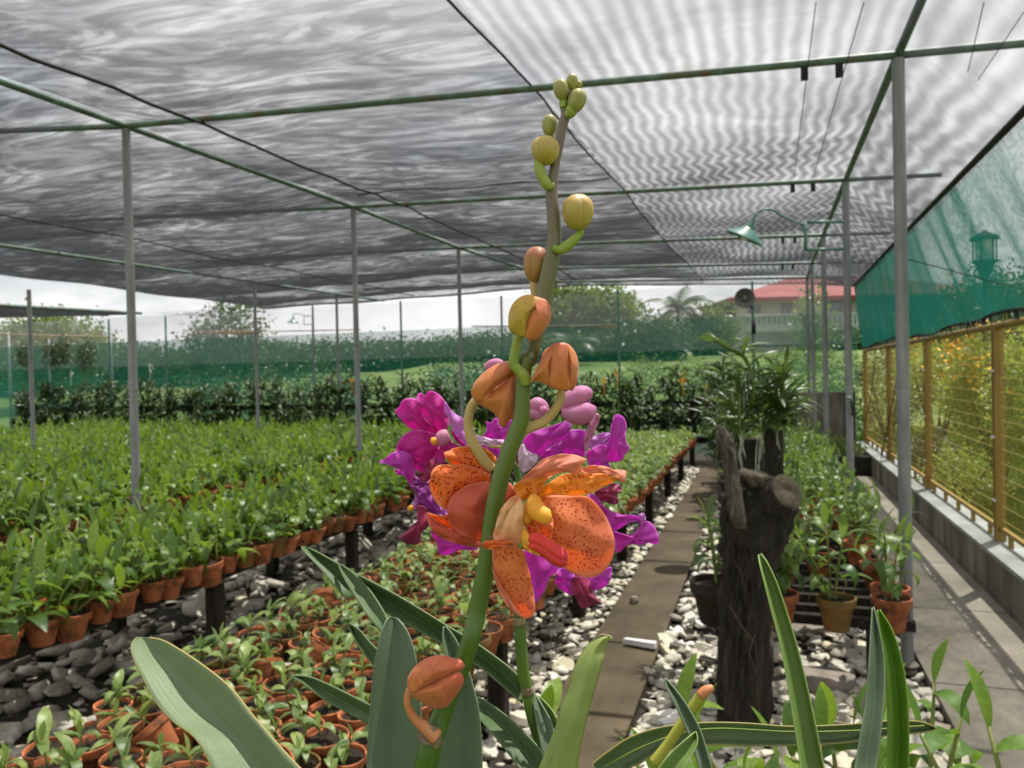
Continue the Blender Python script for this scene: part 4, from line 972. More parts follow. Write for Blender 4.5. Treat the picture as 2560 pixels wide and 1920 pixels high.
def plant_dendro(seed, canes=4, h=(.14, .27), L=(.07, .115), spread=.05, lean=.10, step=.030):
    q = random.Random(seed); leaves = []; paths = []
    for c in range(canes):
        a = q.uniform(0, 6.28); r_ = q.uniform(0, spread); base = Vector((math.cos(a) * r_, math.sin(a) * r_, 0)); H_ = q.uniform(*h)
        az = a + q.uniform(-.8, .8); ln_ = q.uniform(.2, 1.3) * lean; top = base + Vector((math.cos(az) * ln_, math.sin(az) * ln_, H_))
        mid_ = (base + top) / 2 + Vector((-math.cos(az) * .01, -math.sin(az) * .01, .01)); P = [Vector(p) for p in sweep([tuple(base), tuple(mid_), tuple(top)], 5)]
        paths.append(P); s = q.uniform(0, 3.14); z = .16 * H_; k = 0
        while z < H_:
            t = z / H_; p = P[min(3, int(t * 4))].lerp(P[min(4, int(t * 4) + 1)], t * 4 - int(t * 4)) if t < 1 else P[-1]
            leaves.append((lm(p, s + math.pi * k + q.uniform(-.35, .35), q.uniform(.1, .65) + .3 * t, q.uniform(*L) * (1.05 - .3 * t), q.uniform(-.3, .3)), q.choice((0, 1, 1, 2))))
            z += step * q.uniform(.8, 1.25); k += 1
        leaves.append((lm(P[-1], s + q.uniform(0, 3), 1.15, q.uniform(*L) * .75), 3))
    return leaves, paths
def plant_seed(seed, scale=1.0):
    q = random.Random(seed); leaves = []; paths = []
    for c in range(q.choice((1, 1, 2, 2))):
        a = q.uniform(0, 6.28); b_ = Vector((math.cos(a), math.sin(a), 0)) * q.uniform(0, .02); H_ = q.uniform(.03, .065) * scale
        top = b_ + Vector((q.uniform(-.02, .02), q.uniform(-.02, .02), H_)); paths.append([b_, top]); s = q.uniform(0, 6.28)
        n_ = q.choice((4, 4, 5, 5))
        for k in range(n_):
            t = .35 + .65 * k / n_
            leaves.append((lm(b_.lerp(top, t), s + math.pi * k + q.uniform(-.5, .5), q.uniform(.2, .95) + .25 * t, q.uniform(.055, .098) * scale, q.uniform(-.3, .3)), q.choice((0, 0, 1, 1, 2))))
        leaves.append((lm(top, q.uniform(0, 6.28), 1.2, .05 * scale), 3))
    return leaves, paths
POTP = lambda r_, h: [(.60 * r_, -h), (.62 * r_, -h + .002), (.86 * r_, -.26 * h), (.88 * r_, -.25 * h), (.97 * r_, -.24 * h), (1.0 * r_, -.01 * h), (.985 * r_, 0), (.91 * r_, 0), (.89 * r_, -.03 * h), (.84 * r_, -.3 * h)]
def mk_mesh(b, name, mat, angle=None):
    o = b.build(name, mat, None, True, angle); me = o.data; bpy.data.objects.remove(o); return me
def pot_mesh(r_, h, mat, sides=22): return mk_mesh(MB().lathe(POTP(r_, h), sides=sides, close=False).lathe([(.0, -h + .004), (.6 * r_, -h)], sides=sides), 'pot', mat, 40)
def mix_mesh(r_, h, seed):
    q = random.Random(seed); b = MB().lathe([(.86 * r_, -.13 * h), (.55 * r_, -.09 * h), (.25 * r_, -.06 * h), (.0, -.05 * h)], sides=16)
    for i in range(14):
        a = q.random() * 6.28; rr = q.uniform(0, .7) * r_; s = q.uniform(.05, .12) * r_; c = Vector((math.cos(a) * rr, math.sin(a) * rr, -.06 * h))
        b.raw([c + Vector((s, 0, 0)), c + Vector((0, s, .2 * s)), c + Vector((-s, 0, 0)), c + Vector((0, -s, 0)), c + Vector((0, 0, s * 1.1))], [(0, 1, 4), (1, 2, 4), (2, 3, 4), (3, 0, 4)])
    for i, v in enumerate(b.v): v.z += .01 * r_ * math.sin(v.x * 300) * math.cos(v.y * 300)
    return mk_mesh(b, 'potting_mix', 'potmix')
PM = {'s': [pot_mesh(.062, .095, 'terracotta'), pot_mesh(.060, .09, 'terracotta'), pot_mesh(.061, .095, 'mossy_pot')],
      'b': [pot_mesh(.088, .15, 'terracotta', 28), pot_mesh(.088, .15, 'mossy_pot', 28), pot_mesh(.125, .20, 'black_pot', 32)]}
MX = {'s': [mix_mesh(.062, .095, i) for i in range(3)], 'b': [mix_mesh(.088, .15, 5), mix_mesh(.088, .15, 6), mix_mesh(.125, .2, 7)]}
LM_seed = leaf_meshes('leaf_seed', LV); LM_den = leaf_meshes('leaf_dendro', LV); LM_front = leaf_meshes('leaf_front', LV); LM_big = leaf_meshes('leaf_big', LV)
def proto(size, pi, pdata, lmeshes, name, stems='cane', sr=.0035):
    leaves, paths = pdata; t = thing(name, None, None)
    if pi is not None: link('pot', PM[size][pi], t); link('potting_mix', MX[size][pi], t)
    b = MB(); rr = {'s': .095, 'b': .15}[size] if pi != 2 or size == 's' else .2
    for P in paths: b.tube([P[0] - Vector((0, 0, .02))] + P, [sr * 1.1] + [sr] * (len(P) - 1) + [sr * .6], 6)
    b.build('stem', stems, t)
    for mt, k in leaves:
        o = link('leaf', lmeshes[k], t); o.matrix_local = mt
    return t
def copy_tree(src):
    c = src.copy(); COL.objects.link(c)
    for ch in src.children:
        d = ch.copy(); COL.objects.link(d); d.parent = c; d.matrix_parent_inverse = ch.matrix_parent_inverse
    return c
used = set()
def place(src, p, rz, s=1.0, tilt=(0, 0), label=None, group=None, cat='potted plant'):
    if src.name in used: o = copy_tree(src)
    else: o = src; used.add(src.name)
    o.location = p; o.rotation_euler = (tilt[0], tilt[1], rz); o.scale = (s, s, s)
    for k in ('label', 'group'):
        if k in o: del o[k]
    return tag(o, label, cat, group)
SEEDD = [plant_seed(200 + i) for i in range(9)]
DEND = [plant_dendro(300 + i, canes=4, h=(.07 + .015 * (i % 4), .15 + .03 * (i % 4)), L=(.10, .165), step=.042, lean=.14) for i in range(7)]
P_seed = [proto('s', (0, 0, 1, 0, 2, 0, 1, 0, 0)[i], SEEDD[i], LM_seed, 'potted_seedling', 'cane', .0028) for i in range(9)]
P_den = [proto('s', (0, 1, 0, 2, 0, 1, 0)[i], DEND[i], LM_den, 'potted_orchid', 'cane', .0035) for i in range(7)]
def merged(pdata, arrs):
    Vs, Fs, off = [], [], 0
    for mt, k in pdata[0]:
        m = np.array(mt); v, f = arrs[k]; Vs.append(v @ m[:3, :3].T + m[:3, 3]); Fs.append(f + off); off += len(v)
    return np.vstack(Vs), np.vstack(Fs)
LVlo = [leaf_arr(.9, .35, .1, 3), leaf_arr(1.6, .37, .1, 4), leaf_arr(2.3, .34, .1, 4), leaf_arr(.35, .30, .1, 2)]
SM = [merged(d, LVlo) for d in SEEDD]; DM = [merged(d, LVlo) for d in DEND]
def pot_lo(r_, h, sides=10):
    b = MB().lathe([(.6 * r_, -h), (.88 * r_, -.25 * h), (1.0 * r_, -.01 * h), (.9 * r_, 0), (.85 * r_, -.12 * h)], sides=sides)
    return np.array([tuple(v) for v in b.v]), np.array(b.f)
PLO = pot_lo(.061, .095)
mlo = MB().raw([(math.cos(a) * .054, math.sin(a) * .054, -.012) for a in np.linspace(0, 6.283, 9)[:-1]] + [(0, 0, -.008)], [])
MLOV = np.array([tuple(v) for v in mlo.v]); MLOF = np.array([(k, (k + 1) % 8, 8, 8) for k in range(8)])
def xf(V, p, rz, s, tilt=(0, 0)):
    m = np.array(Matrix.Translation(p) @ Euler((tilt[0], tilt[1], rz)).to_matrix().to_4x4() @ Matrix.Diagonal((s, s, s, 1))); return V @ m[:3, :3].T + m[:3, 3]
class Acc:
    def __init__(s): s.V = []; s.F = []; s.R = []; s.o = 0
    def add(s, V, F, r_): s.V.append(V); s.F.append(F + s.o); s.o += len(V); s.R.append(np.full(len(V), r_))
    def build(s, name, mat, parent=None, smooth=True):
        return np_mesh(name, np.vstack(s.V), np.vstack(s.F), mat, np.concatenate(s.R), parent, smooth)
# beds: (x0, x1, y0, y1, kind)
BEDS = [(-1.98, -.98, 1.1, 12.1, 's', 'front seedling bench'), (-3.80, -2.86, 1.6, 12.2, 'd', 'second bench'), (-5.70, -4.75, 3.0, 12.2, 'd', 'third bench'),
        (-7.45, -6.5, 4.5, 12.2, 'd', ''), (-9.2, -8.25, 6.0, 12.2, 'd', ''), (-10.95, -10.0, 7.0, 12.3, 'd', ''), (-12.8, -11.75, 8.2, 12.4, 'd', '')]
RIM = .555
def pxpos(p):
    p = p - CAM; z = p.dot(FW); return 1280 + FPX * p.dot(RT) / z, 960 - FPX * p.dot(UP) / z, z
slots = []
for bi, (x0, x1, y0, y1, kd, nm) in enumerate(BEDS):
    pitch = .133 if kd == 's' else .150; nx = int((x1 - x0) / pitch)
    ny = int((y1 - y0) / pitch)
    for j in range(ny):
        for i in range(nx + 1):
            if bi == 1 and False: continue
            x = x0 + .065 + (x1 - x0 - .13) * i / nx + rng.uniform(-.016, .016); y_ = y0 + pitch * j + rng.uniform(-.022, .022) + (.03 if i % 2 else 0)
            if abs(x + 4.05) < .09 or (bi >= 1 and i == nx // 2 and j % 9): continue
            if bi >= 2 and rng.random() < .08: continue
            if rng.random() < (.05 if kd == 's' else .07): continue
            edge = (i == nx)
            slots.append((bi, kd, x, y_, edge, rng.random()))
for i, s in enumerate(slots):
    pass
def in_view(s, m=60):
    u, v, z = pxpos(Vector((s[2], s[3], RIM + .08))); return z > .4 and -m < u < 2560 + m and v < 1920 + m
vs_ = [s for s in slots if in_view(s, 200)]
indiv_s = sorted([s for s in vs_ if s[1] == 's' and in_view(s)], key=lambda s: pxpos(Vector((s[2], s[3], RIM)))[2])[:150]
indiv_d = sorted([s for s in vs_ if s[1] == 'd' and in_view(s)], key=lambda s: pxpos(Vector((s[2], s[3], RIM)))[2])[:118]
I = set(indiv_s) | set(indiv_d)
accS, accD, accP, accM = Acc(), Acc(), Acc(), Acc()
qr = random.Random(31)
tilted = 0
for s in vs_:
    bi, kd, x, y_, edge, r_ = s; p = Vector((x, y_, RIM + qr.uniform(-.02, .014))); rz = qr.uniform(0, 6.28); sc = qr.uniform(.88, 1.14) * (1.0 if kd == 's' else 1.08)
    tilt = (qr.gauss(0, .07), qr.gauss(0, .07))
    if s in I:
        if kd == 's':
            if edge: lab, grp = 'small terracotta pot with seedling along the bench edge facing the narrow walkway', 'edge seedlings facing the walkway'
            elif x < x_left_edge if (x_left_edge := -1.86) else False: lab, grp = 'small terracotta seedling pot along the bench edge facing the dark rubble aisle', 'edge seedlings facing the dark aisle'
            else: lab, grp = 'small terracotta pot with young seedling packed inside the low seedling bench', 'seedlings packed on the low bench'
            big = False
            if not edge and tilted < 7 and qr.random() < .07: tilt = (qr.choice((-.6, .6, .5)), qr.uniform(-.4, .4)); p.z += .03; lab, grp = 'terracotta seedling pot tipped over sideways among upright pots of the seedling bench', 'tipped seedling pots'; tilted += 1
            place(qr.choice(P_seed), p, rz, sc * qr.uniform(.92, 1.06), tilt, lab, grp)
        else:
            if bi == 1 and edge: lab, grp = 'terracotta pot with leafy orchid on the bench edge above the dark rubble aisle', 'leafy orchids along the aisle edge'
            elif bi == 1: lab, grp = 'leafy green potted orchid packed on the bench between aisle and pipe post row', 'leafy orchids on the second bench'
            else: lab, grp = 'leafy green potted orchid beyond the pipe post row', 'leafy orchids beyond the post row'
            place(qr.choice(P_den), p, rz, sc * (1.12 if edge else 1.0), tilt, lab, grp)
    else:
        if kd == 's':
            for kk in range(1 if y_ < 5.2 else 2):
                V, F = qr.choice(SM); accS.add(xf(V, p, rz + kk * 2, sc * (1 if y_ < 5.2 else 1.3 - .2 * kk), tilt), F, r_)
        else:
            V, F = qr.choice(DM); accD.add(xf(V, p, rz, sc * 1.05, tilt), F, r_)
        if kd == 's' or bi < 3:
            accP.add(xf(PLO[0], p, rz, sc, tilt), PLO[1], r_); accM.add(xf(MLOV, p, rz, sc, tilt), MLOF, r_)
tag(accS.build('seedling_foliage', 'leaf_seed'), kind='stuff'); tag(accD.build('orchid_foliage', 'leaf_dendro'), kind='stuff')
tag(accP.build('distant_pots', 'terracotta'), kind='stuff'); tag(accM.build('distant_potting_mix', 'potmix', smooth=False), kind='stuff')
for i, (x0, x1, y0, y1, kd, nm) in enumerate(BEDS):
    desc = ['low slatted bench carrying terracotta seedling pots beside the walkway', 'slatted bench of leafy orchids between dark aisle and post row', 'slatted orchid bench just beyond the post row',
            'fourth slatted orchid bench counted from the walkway', 'fifth slatted orchid bench counted from the walkway', 'sixth slatted orchid bench counted from the walkway', 'slatted orchid bench standing nearest the side of the neighbouring shade house'][i]
    t = thing('plant_bench', desc, 'bench', group='plant benches')
    y_ = y0 - .02; k = 0
    while y_ < y1:
        if i < 3:
            MB().box((x0 - .02, y_, RIM - .085), (x1 - .045, y_ + .035, RIM - .055)).build('slat', 'oldwood', t, smooth=False)
        y_ += (.133 if kd == 's' else .15)
    for x in (x0 + .08, x1 - .15):
        MB().box((x - .025, y0, RIM - .15), (x + .025, y1, RIM - .09)).build('rail', 'oldwood', t, smooth=False)
        for yy in np.arange(y0 + .5, y1, 1.55): MB().box((x - .035, yy, 0), (x + .035, yy + .08, RIM - .172)).build('leg', 'legwood', t, smooth=False)

# right hand bench with large pots
rb = thing('orchid_bench', 'black slatted bench carrying large potted orchids beside the concrete path', 'bench')
bx0, bx1 = -.30, .63; SZ = .385
y_ = 3.93; k = 0
while y_ < 11.4:
    o = MB().box((bx0, -.022, -.045), (bx1, .022, 0)).build('slat', 'oldwood', rb, smooth=False); o.location = (0, y_, SZ + rng.uniform(-.004, .004)); o.rotation_euler = (0, 0, rng.uniform(-.01, .01)); y_ += .168; k += 1
for x in (bx0 + .12, bx1 - .16): MB().box((x - .03, 3.88, SZ - .12), (x + .03, 11.4, SZ - .052)).build('rail', 'oldwood', rb, smooth=False)
for x in (bx0 + .12, bx1 - .16):
    for yy in (4.05, 5.9, 7.8, 9.7): MB().box((x - .028, yy, 0), (x + .028, yy + .055, SZ - .125)).build('leg', 'legwood', rb, smooth=False)
BD = [plant_dendro(400 + i, canes=2 + i % 3, h=(.16, .33), L=(.12, .18), spread=.05, lean=.12, step=.036) for i in range(8)]
P_big = [proto('b', (0, 1, 0, 0, 1, 0, 0, 2)[i], BD[i], LM_big, 'large_potted_orchid', 'cane', .005) for i in range(8)]
bigs = [  # u, v of rim centre, proto, label
 (2228, 1492, 0, 'orange clay pot on the bench end against the thick pipe post'),
 (2090, 1492, 1, 'mossy green clay pot with leafy orchid in the middle of the front bench slats'),
 (1948, 1480, 2, 'clay pot orchid half hidden behind the dark stump'),
 (1790, 1450, 7, 'large black stained pot of orchids standing to the walkway side of the stump'),
 (2225, 1466, 3, 'clay pot orchid tucked behind the bench end pot by the post'),
 (2100, 1255, 5, 'reddish clay pot with bushy orchid at the path side further along the bench'),
]
bigrows = []
for (u, v, k, lab) in bigs:
    p = on_z(u, v, SZ + .118 if k != 7 else SZ + .17); rz = rng.uniform(0, 6.28)
    place(P_big[k], p, rz, 1.0, (0, 0), lab, None); bigrows.append(p)
n = 0
for j in range(26):
    for i in range(4):
        x = bx0 + .12 + i * .235 + rng.uniform(-.03, .03); y_ = 4.55 + j * .262 + rng.uniform(-.03, .03); p = Vector((x, y_, SZ + .118))
        if any((p - b_).length < .17 for b_ in bigrows) or y_ > 11.2 or (y_ < 5.2 and (i + j) % 2 == 0): continue
        u, v, z = pxpos(p)
        lab = ('dark leafy potted orchid on the bench rows behind the front pots', 'orchids mid way along the black bench') if y_ < 7 else ('small looking leafy orchid near the far end of the black bench', 'orchids at the far end of the black bench')
        place(P_big[(j * 3 + i) % 7], p, rng.uniform(0, 6.28), rng.uniform(.8, 1.0), (0, 0), *lab); n += 1

# ------------------------------------------------------------------ dark stump and the logs behind it
st = thing('dark_stump', 'black tree stump with broken grey prong between walkway and bench', 'tree stump')
DS = 3.28
def sc(x, y_, d=DS): return cp(x, y_, d)
from mathutils import noise as mnoise
def stump_tube(rows, name, mat, seed, sides=44, parent=st, cap=True, flute=.15):
    "rows: (u_left, u_right, v, depth)"
    q = random.Random(seed); b = MB(); ph = [q.uniform(0, 6.28) for _ in range(4)]; n_ = len(rows)
    R_ = sweep(rows, n_ * 9); 
    for i, (ul, ur, v, d) in enumerate(R_):
        c = cp((ul + ur) / 2, v, d); r_ = (ur - ul) / 2 / FPX * d
        for k in range(sides):
            a = 6.283 * k / sides; f = 1 + flute * 1.6 * mnoise.noise(Vector((math.cos(a) * 2.2, math.sin(a) * 2.2, i * .22 + seed))) + .05 * mnoise.noise(Vector((math.cos(a) * 9, math.sin(a) * 9, i * .5))) + flute * (.5 * math.sin(a * 3 + ph[0] + i * .12) + .35 * math.sin(a * 7 + ph[1] + i * .2) + .3 * math.sin(a * 13 + ph[2] - i * .35)) + q.uniform(-.03, .03)
            b.v.append(c + _r0 * (math.cos(a) * r_ * f) + Vector((-math.sin(YAW), math.cos(YAW), 0)) * (math.sin(a) * r_ * f * .92))
    for i in range(len(R_) - 1):
        for k in range(sides): b.f.append((i * sides + k, i * sides + (k + 1) % sides, (i + 1) * sides + (k + 1) % sides, (i + 1) * sides + k))
    if cap: b.f.append(tuple((len(R_) - 1) * sides + k for k in range(sides)))
    return b.build(name, mat, parent, angle=60)
Fx = lambda x: 1660 + x / 2.37
Fy = lambda y_: 700 + y_ / 2.37
Dx = lambda x: 1660 + x / 2.458
Dy = lambda y_: 1300 + y_ / 2.458
stump_tube([(Dx(325), Dx(655), 1900, 3.25), (Dx(338), Dx(640), 1840, 3.25), (Dx(345), Dx(645), 1640, 3.26), (Dx(355), Dx(665), 1500, 3.28), (Dx(360), Dx(700), 1400, 3.28), (Fx(345), Fx(735), Fy(1480), 3.28), (Fx(335), Fx(745), Fy(1330), 3.28), (Fx(335), Fx(700), Fy(1230), 3.30), (Fx(350), Fx(640), Fy(1165), 3.32), (Fx(400), Fx(560), Fy(1130), 3.33)], 'trunk', 'stump', 3)
# side limb stub with cut face
c0_, c1_ = cp(Fx(560), Fy(1330), 3.27), cp(Fx(728), Fy(1250), 3.12)
ax_ = (c1_ - c0_).normalized(); qm = ax_.to_track_quat('Z', 'Y').to_matrix()
b = MB(); b.lathe([(.085, 0), (.080, .05), (.074, .10), (.068, .15)], sides=22, mtx=qm)
for i, v in enumerate(b.v): v *= (1 + .03 * math.sin(i * 2.1))
o = b.build('limb_stub', 'stump', st); o.location = c0_ + ax_ * .03
b = MB(); b.lathe([(.070, 0), (.05, .006), (.02, .002), (.0, -.004)], sides=22, mtx=qm); o = b.build('cut_face', 'cutwood', st); o.location = c0_ + ax_ * .183
# broken grey prong
q = MB(); P = [cp(Fx(450), Fy(1460), 3.14), cp(Fx(425), Fy(1330), 3.15), cp(Fx(385), Fy(1100), 3.17), cp(Fx(350), Fy(960), 3.18), cp(Fx(335), Fy(880), 3.19)]
stump_tube([(Fx(425), Fx(490), Fy(1470), 3.10), (Fx(385), Fx(480), Fy(1380), 3.11), (Fx(362), Fx(450), Fy(1200), 3.14), (Fx(338), Fx(430), Fy(1050), 3.16), (Fx(322), Fx(410), Fy(960), 3.17), (Fx(314), Fx(372), Fy(890), 3.18), (Fx(312), Fx(335), Fy(866), 3.18)], 'broken_prong', 'greywood', 12, 30, flute=.10)
q = MB()
for (x0, y0, x1, y1, r_) in ((400, 1000, 392, 905, .016), (365, 950, 348, 866, .012), (322, 1010, 318, 880, .013)): q.tube([cp(Fx(x0), Fy(y0), 3.17), cp(Fx(x1), Fy(y1), 3.18)], [r_, r_ * .35], 6)
q.build('splinter', 'greywood', st)
q = MB()
for k in range(9):
    x0 = 470 + k * 22; q.tube([cp(Fx(x0), Fy(1130 + k * 8), 3.2), cp(Fx(x0 + 14), Fy(1190 + (k % 3) * 20), 3.16)], [.018, .024], 6)
q.build('rotten_top', 'cutwood', st)
q = MB(); rq = random.Random(4)
for k in range(46):
    u0 = rq.uniform(1805, 1925); v0 = rq.uniform(1190, 1720); r0 = rq.uniform(.004, .009); pts = [cp(u0, v0, 3.165 + abs(u0 - 1865) * .0009)]
    for s_ in range(5): u0 += rq.uniform(-5, 5); v0 += rq.uniform(15, 34); pts.append(cp(u0, v0, 3.165 + abs(u0 - 1865) * .0009))
    q.tube(pts, [r0 * .4, r0, r0 * 1.1, r0, r0 * .8, r0 * .3], 5)
q.build('bark_strip', 'stump', st)
q = MB()
for (pts) in ([(400, 520), (470, 640), (560, 760), (580, 900), (520, 1010)], [(560, 700), (520, 820), (600, 1000), (560, 1160)], [(430, 250), (480, 330), (500, 450)]):
    q.tube([cp(Dx(x), Dy(y_), 3.13) for x, y_ in pts], .0022, 5)
q.build('clinging_root', 'bark', st)
lg = thing('dark_log', 'black upright log with sawn top behind the dark stump', 'log')
stump_tube([(Fx(590), Fx(705), Fy(1230), 3.75), (Fx(592), Fx(705), Fy(1080), 3.75), (Fx(596), Fx(700), Fy(905), 3.75), (Fx(600), Fx(698), Fy(895), 3.75)], 'log_body', 'stump', 8, 28, lg, flute=.07)
stump_rows = [(Fx(430), Fx(590), 1900 - 420, 3.95), (Fx(430), Fx(590), Fy(1100), 3.95), (Fx(440), Fx(580), Fy(940), 3.95)]
lg2 = thing('mossy_log', 'dark log wrapped in orchid roots behind the grey prong', 'log')
stump_tube(stump_rows, 'log_body', 'stump', 9, 28, lg2, flute=.08)
for o, yb in ((lg, .0), (lg2, 0)):
    pass
b = MB(); p = cp(Fx(648), Fy(1230), 3.75); b.tube([on_z(1868, 1790, 0), tuple(p)], [.05, .07], 12); b.build('log_foot', 'stump', lg)
p = cp(Fx(510), 1480, 3.95); MB().tube([on_z(1862, 1720, 0), tuple(p)], [.08, .10], 12).build('log_foot', 'stump', lg2)

# vanda orchids hanging above the stump: strap leaves in two ranks, aerial roots
VM = leaf_meshes('leaf_dark', VL); M['vl_mid'] = leafmat('vanda leaf', (.045, .09, .02), (.09, .15, .035), (.2, .32, .05), .3); VM2 = leaf_meshes('vl_mid', VL)
def vanda(label, path, L, n_, meshes, seed, roots=8, el=(.1, .9), rl=(.15, .5), planar=.5, up=0):
    t = thing('vanda_orchid', label, 'orchid plant'); q = random.Random(seed); P = [Vector(p) for p in sweep([tuple(p) for p in path], 14)]
    MB().tube(P, [.009] * 12 + [.007, .004], 7).build('stem', 'darkstem', t)
    az0 = YAW + (0 if q.random() < .5 else .3)
    n_ = int(n_ * 1.5)
    for k in range(n_):
        s = (k + .5) / n_; i = min(int(s * 13), 12); p = P[i].lerp(P[i + 1], s * 13 - i); az = az0 + math.pi * (k % 2) + q.gauss(0, 1 - planar)
        o = link('leaf', q.choice(meshes), t); o.matrix_local = lm(p, az, q.uniform(*el) + up * s, 1.22 * L * q.uniform(.75, 1.1) * (1.05 - .35 * s), q.uniform(-.4, .4))
    for k in range((roots + 2) // 3):
        p = P[q.randrange(0, 9)]; d = Vector((q.uniform(-.5, .5), q.uniform(-.4, .2), 0)); pts = [p]; ll = q.uniform(*rl)
        for s in range(6): pts.append(pts[-1] + (d * .35 + Vector((q.uniform(-.3, .3), q.uniform(-.3, .3), -1))).normalized() * ll / 6); d *= .5
        MB().tube(pts, [.0028] * 6 + [.0012], 5).build('root', 'root', t)
    return t
Z = lambda x, y_, d: cp(1740 + x / 3.95, 780 + y_ / 3.95, d)
vanda('vanda orchid reaching up with long pale silvery roots above the stump', [Z(560, 900, 3.6), Z(560, 650, 3.6), Z(480, 450, 3.6), Z(380, 385, 3.58), Z(270, 330, 3.55), Z(190, 260, 3.55)], .17, 15, VM2, 1, 9, (.1, .8), (.15, .4))
vanda('spiky orchid with thin grassy leaves fanned in front of the end wall', [Z(800, 1130, 3.7), Z(830, 980, 3.7), Z(850, 800, 3.7), Z(870, 600, 3.7)], .20, 34, VM2, 2, 4, (.3, 1.1), (.1, .3), .35, .2)
vanda('orchid with drooping ribbon leaves directly over the black log', [Z(640, 1180, 3.65), Z(650, 1000, 3.65), Z(640, 800, 3.65), Z(610, 560, 3.65)], .17, 26, VM, 3, 9, (.2, .8), (.15, .45))
vanda('upright dark orchid directly above the broken grey prong', [Z(430, 1250, 3.6), Z(430, 1050, 3.6), Z(425, 850, 3.6), Z(430, 700, 3.6)], .15, 24, VM2, 4, 8, (.4, 1.0), (.15, .4), .4)
vanda('low orchid spreading grassy leaves above the large pots', [Z(700, 1200, 3.8), Z(740, 1080, 3.8), Z(760, 950, 3.8)], .19, 22, VM2, 5, 5, (.1, .8), (.1, .3), .3)
vanda('shadowed orchid between the stump and the hedge of orchids', [Z(250, 1150, 4.2), Z(260, 900, 4.2), Z(270, 650, 4.2), Z(240, 520, 4.2)], .16, 28, VM, 6, 8, (.2, 1.0), (.15, .4), .4)
vanda('dark orchid cluster with roots low behind the prong', [Z(330, 1200, 4.0), Z(360, 1000, 4.0), Z(330, 840, 4.0)], .16, 22, VM, 7, 8, (.0, .8), (.15, .45), .2)

# ------------------------------------------------------------------ dark row of tall orchids at the far end
ac = Acc(); qh = random.Random(77)
VLlo = [leaf_arr(.9, .24, .25, 3), leaf_arr(1.6, .22, .25, 3), leaf_arr(.4, .24, .25, 3)]
def hedge_plant(x, y_, z0, h, L=.19, n_=95):
    for k in range(n_):
        z = z0 + h * qh.random(); mt = lm(Vector((x + qh.gauss(0, .05), y_ + qh.gauss(0, .05), z)), qh.random() * 6.28, qh.uniform(-.2, 1.1), L * qh.uniform(.7, 1.15), qh.uniform(-.5, .5))
        v, f = qh.choice(VLlo); m = np.array(mt); ac.add(v @ m[:3, :3].T + m[:3, 3], f, qh.random())
x = -15.5
while x < .35:
    hh_ = qh.uniform(.78, 1.05) if qh.random() > .12 else 1.1
    if not (-5.05 < x < -4.6): hedge_plant(x, 12.95 + qh.uniform(-.15, .15), .5, hh_)
    if qh.random() < .5: hedge_plant(x + .1, 12.6, .45, .55, .19, 45)
    x += qh.uniform(.13, .20)
for k in range(26): hedge_plant(-.45 + qh.uniform(-.12, .16), 5.5 + k * .28, .55 + .0 * k, .55 + qh.uniform(-.1, .15), .17, 60) if k > 8 else None
tag(ac.build('orchid_hedge', 'leaf_dark'), kind='stuff')
tr_ = thing('hedge_trellis', 'low dark slatted trellis carrying the row of tall orchids at the far end', 'trellis')
for x in np.arange(-15.5, .5, 1.1): MB().box((x, 12.98, 0), (x + .08, 13.06, 1.05)).build('trellis_post', 'oldwood', tr_, smooth=False)
for z in (.35, .65, .95): MB().box((-15.5, 13.065, z), (.45, 13.09, z + .10)).build('trellis_rail', 'oldwood', tr_, smooth=False)
MB().box((-5.05, 12.9, 0), (-4.55, 13.0, 1.28)).build('grey_panel', 'dark_wall', tr_, smooth=False)
def bloom(u, v, y_, s, mat, label, n_=11):
    p = on_y(u, v, y_); b = MB(); q = random.Random(int(u))
    for k in range(n_):
        c = p + Vector((q.gauss(0, s * .4), q.gauss(0, s * .3), q.gauss(0, s * .7))); r_ = s * q.uniform(.25, .45)
        for a in range(5):
            an_ = a * 1.257 + q.random(); e = Vector((math.cos(an_) * r_, q.uniform(-.3, .3) * r_, math.sin(an_) * r_)); sd_ = Vector((-math.sin(an_), 0, math.cos(an_))) * r_ * .4
            b.raw([c, c + e * .6 + sd_, c + e, c + e * .6 - sd_], [(0, 1, 2, 3)])
    b.tube([p - Vector((0, 0, .25)), p], .006, 4); return tag(b.build('blossom', mat, smooth=False), label, 'flower')
bloom(1708, 948, 12.3, .065, 'orange_bloom', 'largest bright orange blossom rising above the far orchid row'); bloom(1543, 937, 12.4, .045, 'orange_bloom', 'orange blossom in front of a dark netting post')
bloom(1510, 948, 12.5, .045, 'orange_bloom', 'small orange blossom beside the one at the post'); bloom(1766, 968, 12.2, .03, 'orange_bloom', 'tiny reddish orange blossom next to the hanging orchids', 6)
bloom(375, 917, 12.4, .07, 'white_bloom', 'white blossom above the far row near the tall pipe post'); bloom(177, 934, 12.4, .05, 'white_bloom', 'small white blossom low over the far row beyond the post')
bloom(880, 950, 12.5, .04, 'orange_bloom', 'faint orange blossom over the row beside the second post')
# hanging dead clusters in front of the net at the far left
for k, (u, v) in enumerate(((130, 890), (160, 880), (215, 890), (60, 890))):
    p = on_y(u, v, 13.0); leaf_o = leaf_cloud(tuple(p), (.16, .1, .28), 260, .045, 60 + k, 'foliage_dull', 'hanging_plant', None, 10)
    tag(leaf_o, ['dry brownish orchid clump hanging before the netting', 'narrow dry orchid clump hanging beside its wider neighbour', 'bushiest dry orchid clump hanging before the netting', 'hanging dry orchid clump near the frame edge'][k], 'hanging plant')
